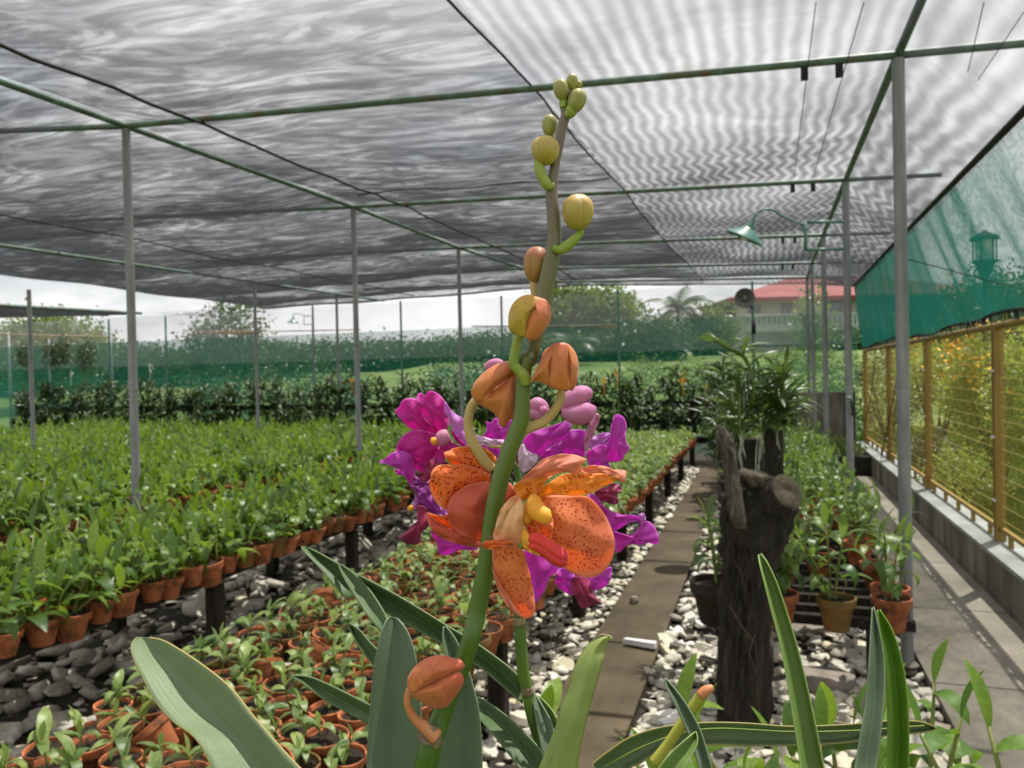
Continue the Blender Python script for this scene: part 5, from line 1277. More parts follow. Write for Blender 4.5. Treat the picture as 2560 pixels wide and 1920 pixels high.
# ------------------------------------------------------------------ foreground orchids
def catm(L, n): return sweep(L, n)
def uvset(me, uvs):
    l = me.uv_layers.new(name='UVMap'); idx = np.empty(len(me.loops), np.int32); me.loops.foreach_get('vertex_index', idx)
    l.data.foreach_set('uv', np.array(uvs, np.float32)[idx].ravel())
def petal(name, mat, pts, d, parent, base=None, bulge=.004, tilt=(0, 0), wav=.0011, n=44, rings=9, thick=.0004, seed=0, crease=.0014, label=None, cen=None, ruff=0):
    "closed outline of a petal seen from the photograph's place, at depth d, bulging towards (+) or away (-); tilt: metres of depth per 100 px"
    C = closed_curve(pts, n); c = np.array(cen if cen is not None else C.mean(0)); base = np.array(base if base is not None else pts[0])
    far = max(np.linalg.norm(p - base) for p in C); q = random.Random(seed * 7 + len(pts)); ph = q.uniform(0, 6)
    if 'bud' in name: crease = 0; wav = .0002
    else: bulge *= .6
    ax = C.mean(0) - base; ax = ax / (np.linalg.norm(ax) + 1e-9); nrm = np.array([-ax[1], ax[0]])
    wdt = max(abs((C - c) @ nrm)) + 1e-6
    V, UVs, F = [], [], []
    def P(p, r_, k):
        rel = p - c; dd = d + (tilt[0] * (p[0] - c[0]) + tilt[1] * (p[1] - c[1])) / 100 - bulge * ((1 - r_ ** 2) if 'bud' in name else (1 - r_ ** 2) ** 2 * 1.3) + wav * r_ ** 3 * math.sin(k / n * 6.283 * 5 + ph) * 2 + ruff * r_ ** 4 * math.sin(k / n * 6.283 * 9 + ph)
        if crease: dd += crease * math.exp(-((rel @ nrm) / (wdt * .16)) ** 2) * (.4 + .6 * (1 - r_))
        V.append(cp(p[0], p[1], dd)); UVs.append((min(1, np.linalg.norm(p - base) / far), r_))
    P(c, 0, 0)
    for j in range(1, rings + 1):
        r_ = (j / rings) ** .9
        for k in range(n): P(c + (C[k] - c) * r_, r_, k)
    for k in range(n): F.append((0, 1 + k, 1 + (k + 1) % n))
    for j in range(rings - 1):
        for k in range(n):
            a = 1 + j * n + k; b_ = 1 + j * n + (k + 1) % n; F.append((a, a + n, b_ + n, b_))
    o = MB().raw(V, F).build(name, mat, parent); uvset(o.data, UVs)
    m = o.modifiers.new('thick', 'SOLIDIFY'); m.thickness = thick; m.offset = 0
    if label: o['label'] = label
    return o
def strap(name, mat, L, Rr, d, parent, fold=.006, bend=0, n=36, m=10, thick=.0008, dl=None, label=None, chan=0):
    "leaf between its two edges L and Rr, base to tip, in photograph pixels; d a number or one depth per edge point"
    dL = np.linspace(d[0], d[1], len(L)) if hasattr(d, '__len__') else np.full(len(L), d)
    a = catm([(p[0], p[1], q) for p, q in zip(L, dL)], n); dR = np.linspace(d[0], d[1], len(Rr)) if hasattr(d, '__len__') else np.full(len(Rr), d)
    b_ = catm([(p[0], p[1], q) for p, q in zip(Rr, dR)], n); V, UVs, F = [], [], []
    for i in range(n):
        t = i / (n - 1)
        for k in range(m + 1):
            s = k / m; p = a[i] * (1 - s) + b_[i] * s; x = abs(2 * s - 1); f = fold * .65 * (1 - x) if not chan else fold * .8 * (1 - x ** 3)
            V.append(cp(p[0], p[1], p[2] + f * min(1, (1 - t) * 6 + .15) + bend * math.sin(t * 3.14))); UVs.append((s, t * 3))
    for i in range(n - 1):
        for k in range(m): q = i * (m + 1) + k; F.append((q, q + 1, q + m + 2, q + m + 1))
    o = MB().raw(V, F).build(name, mat, parent); uvset(o.data, UVs)
    md = o.modifiers.new('thick', 'SOLIDIFY'); md.thickness = thick; md.offset = 0
    if label: o['label'] = label
    return o
def bud(name, mat, base, tip, width, d, parent, lobes=4, tilt=0, sharp=.5, phase=.3, label=None, dd=0):
    "boxy bud from its base to its tip, width in pixels, with grooves between the sepals; phase turns a groove off the side facing the camera"
    B, T = cp(base[0], base[1], d), cp(tip[0], tip[1], d + dd); ax = T - B; L = ax.length; ax.normalize(); rw = width / 2 / FPX * d
    q4 = ax.to_track_quat('Z', 'Y'); qm = q4.to_matrix(); V, UVs, F = [], [], []; sd_, n_ = 56, 26
    lc = qm.inverted() @ (CAM - B); a0 = math.atan2(lc.y, lc.x)
    for i in range(n_ + 1):
        t = i / n_; s = .5 - .5 * math.cos(math.pi * t); x = abs(2 * s - 1)
        r_ = rw * (max(0, 1 - x ** 2.5) ** .46) * (.80 + .24 * math.sin(min(1, s * 1.15) * math.pi * .62)) * 1.03
        for k in range(sd_):
            a = 6.283 * k / sd_; g2 = 0
            if lobes:
                ph = ((a - a0 - phase) * lobes / 6.283) % 1.0; dlt = min(ph, 1 - ph) * 6.283 / lobes; g2 = math.exp(-(dlt / .10) ** 2)
                bulge = math.cos((ph - .5) * 6.283) * .045
            else: bulge = 0
            rr = r_ * (1 - .09 * g2 * math.sin(math.pi * min(1, s * 1.0)) ** .5 + bulge)
            V.append(B + qm @ Vector((rr * math.cos(a), rr * math.sin(a) * .97, L * s))); UVs.append((g2 * .95, s))
    for i in range(n_):
        for k in range(sd_): a = i * sd_ + k; c = i * sd_ + (k + 1) % sd_; F.append((a, c, c + sd_, a + sd_))
    o = MB().raw(V, F).build(name, mat, parent); uvset(o.data, UVs)
    if label: o['label'] = label
    return o
def ptube(name, mat, pts, wid, d, parent, sides=14, label=None, n=None):
    "stalk through pixel points; wid: pixel widths; d: depth or per point"
    D_ = list(d) if hasattr(d, '__len__') else [d] * len(pts)
    Wd = list(wid) if hasattr(wid, '__len__') else [wid] * len(pts)
    S_ = sweep([(p[0], p[1], q, w_) for p, q, w_ in zip(pts, D_, Wd)], n or len(pts) * 6)
    b = MB().tube([cp(x, y_, z) for x, y_, z, w_ in S_], [max(.0004, w_ / 2 / FPX * z) for x, y_, z, w_ in S_], sides)
    o = b.build(name, mat, parent)
    if label: o['label'] = label
    return o
A = lambda *ps: [(900 + x / 2.074, 150 + y_ / 2.074) for x, y_ in ps]
B_ = lambda *ps: [(900 + x / 2.074, 850 + y_ / 2.074) for x, y_ in ps]
C_ = lambda *ps: [(900 + x / 2.458, 1300 + y_ / 2.458) for x, y_ in ps]
D__ = lambda *ps: [(1660 + x / 2.458, 1300 + y_ / 2.458) for x, y_ in ps]
E_ = lambda *ps: [(x / 2.212, 1200 + y_ / 2.212) for x, y_ in ps]
Q_ = lambda *ps: [(940 + x / 3.53, 950 + y_ / 3.53) for x, y_ in ps]      # left flowers, enlarged
N_ = lambda *ps: [(1280 + x / 4.366, 1080 + y_ / 4.366) for x, y_ in ps]  # right flowers, enlarged
K_ = lambda *ps: [(1060 + x / 5.53, 950 + y_ / 5.53) for x, y_ in ps]

OR = thing('orange_orchid', 'tall orchid spike with spotted orange flowers and budding tip', 'orchid plant')
d0 = .415
stempts = C_((395, 1640), (405, 1524), (430, 1400), (500, 1200), (575, 1010), (640, 860), (690, 700)) + B_((605, 1420), (640, 1250), (668, 1080), (690, 900), (728, 720), (765, 600), (810, 480), (838, 380), (845, 200), (868, 90)) + A((880, 1560), (915, 1420), (958, 1200), (990, 1050), (1008, 940), (1003, 800), (992, 680), (1008, 560), (1030, 440), (1048, 350), (1066, 280), (1056, 215), (1088, 160), (1102, 110))
stempts = [p for i, p in enumerate(stempts)]
sw = [62, 60, 56, 50, 47, 45, 46] + [45, 46, 46, 44, 45, 43, 42, 40, 38, 36] + [33, 36, 40, 42, 37, 33, 30, 24, 25, 25, 24, 21, 19, 14]
sdp = [.405] * 3 + [.41] * 4 + [.414] * 10 + [.42] * 14
ptube('flower_stem', 'stem', stempts, sw, sdp, OR, 20, n=150)
# ring scars at the nodes
for (p, w_, dd) in ((B_((690, 1010))[0], 47, .4135), (B_((850, 200))[0], 42, .4135), (C_((425, 1330))[0], 66, .4035)):
    ptube('node_ring', 'node_scar', [(p[0] - 2, p[1] + 7), (p[0], p[1])], [w_ * .99, w_ * 1.02], dd, OR, 20, n=3)
# buds: base, tip, width
def stalked(bn, mat, base, tip, width, d, stalk, sw_, smat, phase=.4, lab=None, lobes=4, sharp=.5):
    o = bud('bud', mat, base, tip, width, d, OR, lobes, phase=phase, sharp=sharp, label=lab)
    if stalk: 
        s = ptube('pedicel', smat, stalk, sw_, d + .001, OR, 12)
    return o
stalked('', 'bud_green', A((1095, 158))[0], A((1102, 70))[0], 28, .419, A((1090, 200), (1095, 158)), [11, 12], 'pedicel_green', .2)
stalked('', 'bud_green', A((1125, 158))[0], A((1140, 108))[0], 17, .424, None, 0, None)
stalked('', 'bud_green', A((1050, 210))[0], A((1036, 100))[0], 38, .417, A((1052, 245), (1055, 225), (1048, 190)), [16, 17, 20], 'pedicel_green', 1.2)
stalked('', 'bud_green', A((1105, 272))[0], A((1142, 152))[0], 44, .416, A((1062, 285), (1085, 275), (1115, 235)), [12, 30, 30], 'pedicel_green', 2.0)
stalked('', 'bud_green', A((980, 396))[0], A((985, 283))[0], 36, .426, A((1010, 420), (980, 390)), [12, 16], 'pedicel_green', .9)
stalked('', 'bud_olive', A((966, 545))[0], A((958, 395))[0], 66, .415, A((1008, 648), (975, 650), (938, 590), (932, 520), (955, 470)), [12, 26, 27, 26, 20], 'pedicel_green', 2.6)
stalked('', 'bud_olive', A((1140, 884))[0], A((1120, 697))[0], 76, .414, A((1000, 972), (1040, 985), (1090, 950), (1145, 895), (1140, 868)), [16, 24, 26, 17, 14], 'pedicel_green', 2.0, 'yellow green bud with a pinkish crown')
stalked('', 'bud_brown', A((905, 1155))[0], A((925, 968))[0], 62, .428, A((915, 1240), (905, 1190), (900, 1140)), [22, 22, 18], 'pedicel_tan', 1.0, 'russet bud half behind the stem')
stalked('', 'bud_orange', A((885, 1442))[0], A((880, 1224))[0], 94, .409, B_((862, 235), (848, 185), (800, 130)) + A((800, 1540), (822, 1440), (850, 1400)), [22, 30, 26, 26, 24, 20], 'pedicel_green', 1.7, 'yellow and orange bud, largest above the flowers')
petal('bud_sepal', 'pt_olive', A((775, 1400), (771, 1330), (790, 1270), (830, 1230), (880, 1217), (918, 1235), (930, 1262), (900, 1295), (874, 1350), (864, 1420), (852, 1437), (800, 1420)), .3955, OR, A((820, 1440))[0], .0045, (-.004, 0), n=48, rings=9)
petal('bud_sepal', 'pt_coral', A((900, 1228), (940, 1235), (975, 1255), (990, 1310), (978, 1370), (948, 1410), (905, 1452), (880, 1452), (862, 1432), (868, 1350), (892, 1292), (920, 1262)), .3950, OR, A((885, 1460))[0], .0045, (.004, 0), n=48, rings=9)
stalked('', 'bud_coral', B_((1030, 256))[0], B_((1030, 24))[0], 92, .416, B_((845, 468), (880, 455), (950, 425), (1005, 370), (1040, 300), (1045, 250)), [24, 26, 25, 23, 22, 18], 'pedicel_tan', 1.35, 'orange bud on an upcurved stalk')
petal('bud_sepal', 'pt_coral', B_((888, 222), (895, 190), (940, 100), (985, 35), (1020, 16), (1002, 60), (992, 140), (987, 200), (1002, 249), (950, 222), (905, 213)), .4045, OR, None, .005, (-.004, 0), n=40, rings=8)
petal('bud_sepal', 'pt_coral', B_((1018, 16), (1050, 14), (1078, 22), (1090, 60), (1086, 140), (1094, 200), (1088, 255), (1050, 262), (1003, 250), (983, 200), (986, 120), (998, 50)), .4010, OR, B_((1045, 270))[0], .0035, n=44, rings=8).data.materials[0] = M['pt_coral']
petal('bud_sepal', 'pt_coral', B_((1075, 20), (1112, 58), (1130, 110), (1131, 160), (1122, 225), (1100, 262), (1082, 252), (1088, 190), (1082, 120), (1085, 60)), .4025, OR, None, .004, (.005, 0), n=40, rings=8)
stalked('', 'bud_coral', B_((640, 235))[0], B_((800, 290))[0], 100, .4335, B_((690, 672), (640, 620), (590, 540), (562, 450), (570, 370), (600, 318), (625, 300)), [26, 30, 28, 24, 24, 26, 24], 'pedicel_tan', 1.9, 'big coral bud hanging to one side of the stem')
petal('bud_sepal', 'pt_coral', B_((577, 268), (600, 215), (660, 155), (730, 118), (800, 110), (825, 150), (730, 222), (655, 290), (617, 324), (588, 304)), .4205, OR, None, .006, (0, -.001), n=44, rings=9)
petal('bud_sepal', 'pt_coral', B_((612, 320), (655, 284), (735, 214), (822, 146), (850, 300), (805, 395), (772, 418), (757, 450), (742, 452), (722, 440), (716, 402), (690, 375), (650, 350)), .4225, OR, B_((612, 320))[0], .007, (.001, 0), n=52, rings=10)
stalked('', 'bud_red', C_((335, 1065))[0], C_((605, 925))[0], 100, .397, C_((470, 1335), (400, 1275), (335, 1220), (295, 1140), (300, 1060), (330, 1020)), [40, 30, 22, 20, 20, 20], 'pedicel_red', 1.1, 'brick red lowest bud in front of the stem')
petal('bud_sepal', 'pt_brick', C_((290, 1005), (300, 960), (350, 890), (430, 842), (510, 833), (575, 850), (615, 858), (640, 883), (640, 908), (585, 940), (500, 975), (400, 1020), (318, 1066)), .3825, OR, C_((300, 1070))[0], .005, (0, -.003), n=52, rings=10)
petal('bud_sepal', 'pt_brick', C_((300, 1062), (400, 1018), (500, 973), (585, 938), (605, 930), (628, 950), (636, 1000), (600, 1062), (565, 1110), (530, 1150), (450, 1157), (380, 1122), (330, 1090)), .3830, OR, C_((300, 1070))[0], .0055, (0, .004), n=52, rings=10)
ptube('bract', 'node_scar', C_((400, 1262), (455, 1320), (480, 1390)), [22, 34, 24], .398, OR, 12)

# main orange flower
fl = bpy.data.objects.new('flower', None); COL.objects.link(fl); fl.parent = OR; fl['label'] = 'fully open spotted orange flower facing the path'
petal('sepal', 'pt_spot', N_((270, 700), (400, 690), (560, 690), (700, 690), (820, 705), (920, 780), (1010, 900), (1075, 1030), (1120, 1180), (1110, 1330), (1060, 1450), (980, 1540), (880, 1588), (760, 1580), (640, 1530), (540, 1450), (440, 1300), (340, 1100), (270, 900)), .404, fl, N_((250, 860))[0], .010, (-.002, -.001), n=64, rings=12, cen=N_((700, 1130))[0])
petal('petal', 'pt_spoty', N_((265, 690), (300, 610), (390, 560), (520, 480), (640, 450), (790, 455), (930, 450), (1060, 460), (1180, 500), (1100, 545), (980, 610), (860, 670), (720, 690), (560, 690), (400, 690), (310, 720)), .398, fl, N_((270, 700))[0], .003, (-.003, 0), n=56, cen=N_((640, 590))[0])
petal('petal_margin', 'pt_back', N_((755, 440), (760, 400), (850, 368), (960, 368), (1060, 390), (1150, 440), (1190, 415), (1240, 425), (1245, 480), (1225, 555), (1195, 510), (1150, 485), (1050, 455), (930, 445), (850, 452)), .3945, fl, None, .002, seed=4, n=48, cen=N_((960, 415))[0])
petal('petal', 'pt_spoty', N_((20, 600), (90, 540), (200, 505), (330, 480), (430, 470), (360, 550), (290, 620), (250, 690), (170, 720), (80, 750), (50, 680)), .400, fl, N_((170, 740))[0], .002, n=44)
petal('petal_back', 'pt_back', N_((60, 560), (130, 490), (260, 370), (330, 300), (440, 262), (560, 240), (690, 252), (770, 280), (815, 305), (770, 350), (755, 400), (745, 445), (690, 458), (640, 430), (540, 445), (400, 480), (260, 505), (140, 525)), .396, fl, N_((60, 560))[0], .007, (0, .001), n=60, rings=11, cen=N_((460, 380))[0])
petal('petal_fold', 'pt_cream', B_((815, 812), (770, 830), (735, 885), (705, 960), (690, 1020), (720, 1060), (790, 1075), (825, 1060), (843, 1000), (848, 930), (848, 860), (845, 840)), .392, fl, None, .007, n=48, cen=B_((785, 960))[0])
petal('petal_twist', 'pt_cream', B_((700, 1000), (712, 930), (735, 870), (775, 825), (812, 806), (822, 822), (790, 850), (760, 900), (735, 960), (715, 1010)), .3905, fl, None, .003, n=36)
petal('petal_curl', 'pt_spotd', B_((630, 1062), (650, 1043), (700, 1037), (750, 1040), (795, 1048), (795, 1062), (750, 1068), (710, 1085), (680, 1088), (645, 1078)), .388, fl, None, .003, n=32, cen=B_((710, 1060))[0])
petal('sepal', 'pt_spoty', B_((690, 1082), (770, 1060), (840, 1088), (872, 1180), (893, 1270), (905, 1350), (907, 1410), (880, 1440), (840, 1440), (795, 1405), (745, 1330), (712, 1240), (695, 1160)), .398, fl, B_((760, 1040))[0], .006, (0, .004), n=52, rings=11).data.materials[0] = M['pt_spot']
petal('sepal_edge', 'pt_back', B_((690, 1090), (700, 1160), (718, 1240), (750, 1330), (800, 1405), (845, 1438), (800, 1415), (740, 1345), (702, 1250), (688, 1160)), .3965, fl, None, .001, n=36, cen=B_((722, 1260))[0])
petal('inner_petal', 'pt_spotd', N_((120, 930), (230, 900), (350, 940), (440, 940), (445, 1060), (400, 1140), (300, 1130), (200, 1140), (150, 1060)), .3965, fl, N_((200, 850))[0], .002)
# column, lip and side lobe
def blob(name, mat, pts, rads, d, parent, sides=18, flat=1.0):
    o = ptube(name, mat, pts, [r_ * 2 for r_ in rads], d, parent, sides, n=26)
    uvset(o.data, [(i / max(1, len(o.data.vertices)), .3) for i in range(len(o.data.vertices))]); return o
blob('column', 'pt_yellow', N_((235, 700), (240, 760), (265, 840), (330, 900), (400, 925), (432, 930)), [8, 19, 24, 22, 18, 3], [.400, .394, .391, .388, .386, .386], fl)
blob('column_base', 'pt_yellow', N_((180, 760), (160, 860), (165, 960), (170, 1010)), [6, 11, 12, 2], .395, fl)
blob('side_lobe', 'pt_yellow', N_((130, 1070), (150, 1150), (170, 1215), (180, 1235)), [4, 13, 11, 2], .389, fl)
for k, (oy, c_) in enumerate(((0, 0), (34, 1), (66, 0), (-32, 1))):
    blob('lip_ridge', 'pt_lip', N_((170, 1175 + oy * 1.1), (260, 1180 + oy), (360, 1240 + oy), (470, 1320 + oy * 1.0), (560, 1370 + oy * .8), (600, 1400 + oy * .5)), [5, 12, 14, 15, 14, 4], .3875 + .001 * c_, fl)
petal('lip', 'pt_lip', N_((150, 1190), (230, 1160), (330, 1145), (440, 1210), (540, 1290), (605, 1370), (600, 1415), (560, 1420), (510, 1465), (440, 1450), (380, 1400), (290, 1340), (180, 1280)), .3905, fl, N_((110, 1200))[0], .004, n=44)
petal('lip_base', 'pt_yellow', N_((110, 1190), (180, 1200), (280, 1290), (300, 1350), (240, 1330), (150, 1290), (120, 1240)), .3880, fl, None, .002)

# second orange flower behind the stem
f2_ = bpy.data.objects.new('flower', None); COL.objects.link(f2_); f2_.parent = OR; f2_['label'] = 'half open orange flower turned away behind the stem'
petal('petal', 'pt_spotd', Q_((600, 640), (640, 628), (690, 600), (760, 590), (840, 592), (900, 640), (960, 720), (1010, 800), (1000, 850), (900, 800), (800, 760), (740, 745), (690, 750), (640, 720), (610, 680)), .434, f2_, Q_((1000, 900))[0], .003, n=48)
petal('petal', 'pt_spotd', Q_((465, 885), (482, 880), (485, 820), (530, 765), (600, 745), (690, 752), (780, 745), (870, 770), (960, 810), (1005, 850), (1000, 940), (900, 950), (800, 960), (740, 1000), (660, 1060), (620, 1145), (560, 1110), (510, 1050), (485, 980)), .431, f2_, Q_((1010, 900))[0], .008, n=60, rings=11, cen=Q_((700, 880))[0])
petal('petal', 'pt_back', Q_((915, 595), (960, 600), (1020, 640), (1060, 690), (1050, 730), (1000, 700), (950, 650)), .436, f2_, None, .002).data.materials[0] = M['pt_spoty']
petal('sepal', 'pt_spotd', Q_((442, 1175), (520, 1190), (600, 1200), (650, 1180), (760, 1250), (900, 1350), (980, 1430), (960, 1475), (850, 1470), (720, 1440), (600, 1400), (520, 1350), (470, 1280)), .430, f2_, Q_((960, 1440))[0], -.004, n=52, cen=Q_((720, 1330))[0])
petal('sepal_margin', 'pt_red', Q_((442, 1175), (500, 1220), (560, 1270), (640, 1310), (740, 1360), (860, 1400), (960, 1430), (950, 1474), (830, 1470), (700, 1440), (590, 1400), (510, 1345), (465, 1270)), .4265, f2_, None, .003, n=52, cen=Q_((700, 1380))[0])
petal('sepal', 'pt_red', Q_((1000, 900), (920, 905), (830, 920), (740, 970), (670, 1030), (635, 1110), (630, 1190), (650, 1270), (700, 1330), (780, 1380), (880, 1415), (960, 1430), (1010, 1300), (1020, 1050)), .423, f2_, Q_((1000, 1200))[0], .011, n=60, rings=12, cen=Q_((830, 1160))[0])
petal('sepal', 'pt_red', B_((770, 740), (800, 770), (815, 830), (780, 850), (730, 920), (700, 1000), (680, 900), (720, 780)), .424, f2_, None, .003)

# ------------------------------------------------------------------ purple orchid behind
PU = thing('purple_orchid', 'magenta purple orchid cluster on dark green stem behind the orange spike', 'orchid plant')
dp = .50
stk = C_((1180, 1640), (1120, 1400), (1060, 1200), (1025, 1040), (1000, 900), (985, 700), (980, 600), (975, 560)) + B_((800, 1300), (815, 1100), (830, 900), (820, 700), (740, 560))
ptube('flower_stem', 'darkstem', stk, [34, 32, 32, 30, 31, 29, 28, 27, 24, 22, 20, 18, 14], [.50] * 8 + [.51, .515, .52, .52, .52], PU, 16, n=80)
for p in C_((1028, 1050), (978, 620)): ptube('node_ring', 'node_scar', [(p[0] + 1, p[1] + 10), (p[0] - 1, p[1] - 10)], [32, 30], .4995, PU, 16, n=4)
def flower(label):
    f = bpy.data.objects.new('flower', None); COL.objects.link(f); f.parent = PU; f['label'] = label; return f
g1 = flower('upper magenta flower facing away from the path')
petal('petal', 'pp_spot', Q_((165, 268), (200, 245), (230, 180), (290, 160), (355, 170), (380, 240), (450, 330), (530, 420), (530, 480), (430, 450), (320, 438), (250, 380), (205, 330)), .498, g1, Q_((560, 500))[0], .004, ruff=.0008)
petal('petal', 'pp_spot', Q_((355, 170), (370, 125), (400, 112), (430, 145), (450, 105), (500, 97), (560, 130), (605, 185), (610, 250), (640, 320), (640, 400), (600, 470), (530, 470), (430, 330), (370, 240)), .496, g1, Q_((560, 500))[0], .005, ruff=.0008)
petal('petal', 'pp_light', Q_((605, 190), (650, 250), (710, 305), (765, 340), (780, 400), (800, 520), (790, 580), (740, 550), (690, 470), (660, 400), (640, 320), (600, 280)), .492, g1, Q_((740, 560))[0], .004)
petal('petal', 'pp_spot', Q_((180, 620), (190, 560), (230, 500), (300, 450), (380, 440), (460, 455), (530, 480), (570, 560), (560, 640), (500, 700), (450, 760), (440, 825), (390, 815), (340, 780), (300, 700), (240, 640)), .494, g1, Q_((560, 530))[0], .007, ruff=.0008)
petal('petal', 'pp', Q_((32, 725), (80, 690), (140, 645), (200, 628), (260, 635), (310, 680), (340, 760), (345, 830), (310, 900), (300, 935), (260, 860), (220, 800), (160, 770), (100, 745)), .490, g1, Q_((300, 900))[0], .004, (0, .002), cen=Q_((240, 740))[0])
petal('petal', 'pp', Q_((170, 790), (220, 800), (250, 835), (200, 838), (175, 825)), .500, g1, None, .001)
petal('lip', 'pp_lip', Q_((440, 760), (470, 720), (500, 700), (560, 690), (640, 740), (640, 800), (560, 860), (480, 880), (420, 900), (345, 830), (400, 830), (445, 825)), .488, g1, None, .004, ruff=.0015)
petal('lip', 'pp_lip', Q_((560, 560), (620, 500), (690, 560), (740, 590), (620, 640), (600, 720), (520, 700), (540, 640)), .489, g1, None, .004).data.materials[0] = M['pp_spot']
blob('column', 'pp_bud', Q_((640, 480), (600, 500), (560, 530), (520, 545)), [14, 19, 17, 9], .484, g1); blob('column_tip', 'pt_yellow', Q_((540, 535), (500, 540), (482, 545)), [8, 10, 3], .482, g1)
petal('petal', 'pp_light', Q_((660, 440), (720, 500), (780, 560), (780, 590), (740, 570), (690, 520)), .489, g1, None, .002).data.materials[0] = M['pp_spot']
g2 = flower('lower drooping violet flower with maroon lip')
petal('petal', 'pp', Q_((300, 930), (350, 940), (440, 930), (470, 970), (500, 1060), (560, 1120), (540, 1180), (470, 1170), (400, 1080), (340, 990)), .500, g2, None, .004).data.materials[0] = M['pp_deep']
petal('petal', 'pp_deep', Q_((320, 850), (400, 860), (470, 900), (430, 950), (360, 940), (300, 935)), .503, g2, None, .003)
petal('petal', 'pp_light', Q_((430, 960), (480, 880), (500, 900), (490, 980), (460, 980)), .502, g2, None, .001)
petal('petal', 'pp_light', Q_((300, 1110), (340, 1050), (350, 1000), (400, 1010), (380, 1120), (300, 1150)), .500, g2, None, .002)
blob('column', 'pt_yellow', Q_((330, 1120), (300, 1130), (278, 1128)), [6, 8, 3], .497, g2)
petal('lip', 'pp_lip', Q_((195, 1390), (250, 1350), (310, 1290), (370, 1240), (380, 1170), (365, 1110), (440, 1120), (470, 1180), (460, 1290), (400, 1350), (390, 1430), (340, 1455), (290, 1445), (270, 1455), (240, 1420)), .494, g2, Q_((420, 1130))[0], .005, ruff=.001, cen=Q_((370, 1300))[0])
petal('petal', 'pp', Q_((480, 1330), (560, 1340), (700, 1400), (900, 1480), (850, 1500), (740, 1500), (680, 1530), (620, 1545), (560, 1530), (530, 1440)), .505, g2, None, .004)
petal('petal', 'pp_light', Q_((520, 1180), (550, 1110), (620, 1150), (640, 1200), (540, 1190)), .507, g2, None, .001)
petal('petal', 'pp_deep', Q_((380, 1010), (460, 990), (520, 1060), (560, 1110), (520, 1180), (440, 1170), (370, 1100)), .499, g2, None, .004)
g3 = flower('pale violet flower seen behind the thick stem')
petal('petal', 'pp', K_((790, 830), (860, 700), (865, 570), (920, 600), (1000, 520), (1100, 650), (1210, 550), (1300, 620), (1250, 800), (1120, 850), (950, 820)), .525, g3, None, .004)
petal('petal', 'pp_light', K_((560, 900), (680, 960), (820, 940), (960, 1000), (1100, 1060), (1040, 1180), (900, 1080), (720, 960)), .530, g3, None, .003).data.materials[0] = M['pp']
petal('petal', 'pp_white', K_((690, 770), (800, 780), (950, 820), (1110, 830), (1100, 880), (960, 900), (860, 905), (740, 870)), .515, g3, None, .003)
ptube('pedicel', 'pedicel_tan', K_((860, 905), (960, 920), (1080, 920), (1180, 900)), [6, 9, 10, 10], .514, g3, 8)
petal('petal', 'pp', N_((110, 130), (170, 30), (280, -20), (420, -60), (560, -110), (620, -130), (650, -60), (600, 40), (520, 110), (400, 160), (330, 230), (260, 260), (180, 220)), .520, g3, N_((230, 240))[0], .005)
petal('petal', 'pp', N_((560, 30), (640, -20), (720, -30), (800, -10), (815, 60), (800, 180), (790, 270), (700, 260), (560, 250), (540, 140)), .524, g3, N_((560, 240))[0], .004)
petal('petal', 'pp_deep', N_((300, 270), (380, 190), (480, 130), (545, 100), (550, 170), (540, 240), (440, 270), (350, 300)), .522, g3, None, .002).data.materials[0] = M['pp']
petal('throat', 'pp_white', N_((120, 130), (70, 200), (70, 320), (90, 400), (130, 445), (200, 400), (270, 320), (280, 250), (220, 235), (170, 200)), .516, g3, N_((230, 240))[0], .004)
petal('petal', 'pp', B_((640, 520), (720, 560), (740, 620), (700, 640), (640, 590), (590, 520)), .527, g3, None, .003)
g4 = flower('ruffled bright purple flower near the walkway side')
petal('petal', 'pp_bud', N_((790, 120), (810, -20), (880, -180), (940, -200), (950, -120), (900, 0), (850, 100), (830, 190), (800, 200)), .512, g4, None, .003)
petal('petal', 'pp_light', N_((850, 160), (870, 70), (950, 20), (1060, 10), (1090, 60), (1060, 150), (940, 150), (870, 190)), .516, g4, None, .003)
petal('petal', 'pp', N_((1020, 160), (1070, 60), (1080, -60), (1130, -190), (1220, -160), (1250, -60), (1235, 40), (1250, 120), (1282, 180), (1240, 240), (1200, 310), (1120, 325), (1060, 330), (1010, 260)), .508, g4, N_((1000, 340))[0], .006, ruff=.001, cen=N_((1140, 120))[0])
petal('petal', 'pp', N_((810, 230), (860, 190), (920, 150), (1000, 140), (1030, 160), (1005, 230), (1030, 290), (1060, 350), (1070, 400), (950, 370), (850, 380), (820, 310)), .505, g4, None, .004)
g5 = flower('twisted magenta flower beneath the spotted sepal')
petal('lip', 'pp_lip', N_((900, 660), (960, 610), (1030, 600), (1090, 560), (1180, 580), (1200, 640), (1150, 680), (1165, 760), (1120, 795), (1040, 770), (960, 740)), .500, g5, None, .005, ruff=.002)
petal('petal', 'pp', N_((820, 690), (900, 680), (960, 780), (1060, 850), (1190, 905), (1290, 905), (1400, 930), (1450, 960), (1420, 1000), (1380, 970), (1280, 990), (1180, 1050), (1100, 1080), (1040, 960), (940, 830)), .497, g5, N_((840, 690))[0], .003, cen=N_((1100, 930))[0])
petal('petal_margin', 'pp_light', N_((1370, 920), (1400, 890), (1440, 890), (1460, 940), (1440, 1000), (1410, 1000), (1400, 950)), .494, g5, None, .002)
petal('petal', 'pp', N_((1100, 1090), (1200, 1110), (1300, 1120), (1380, 1060), (1410, 1000), (1470, 970), (1540, 1010), (1590, 1100), (1608, 1170), (1585, 1225), (1500, 1205), (1400, 1235), (1290, 1220), (1220, 1260), (1180, 1310), (1130, 1310), (1120, 1200)), .494, g5, N_((1130, 1200))[0], .005, ruff=.001, cen=N_((1330, 1160))[0])
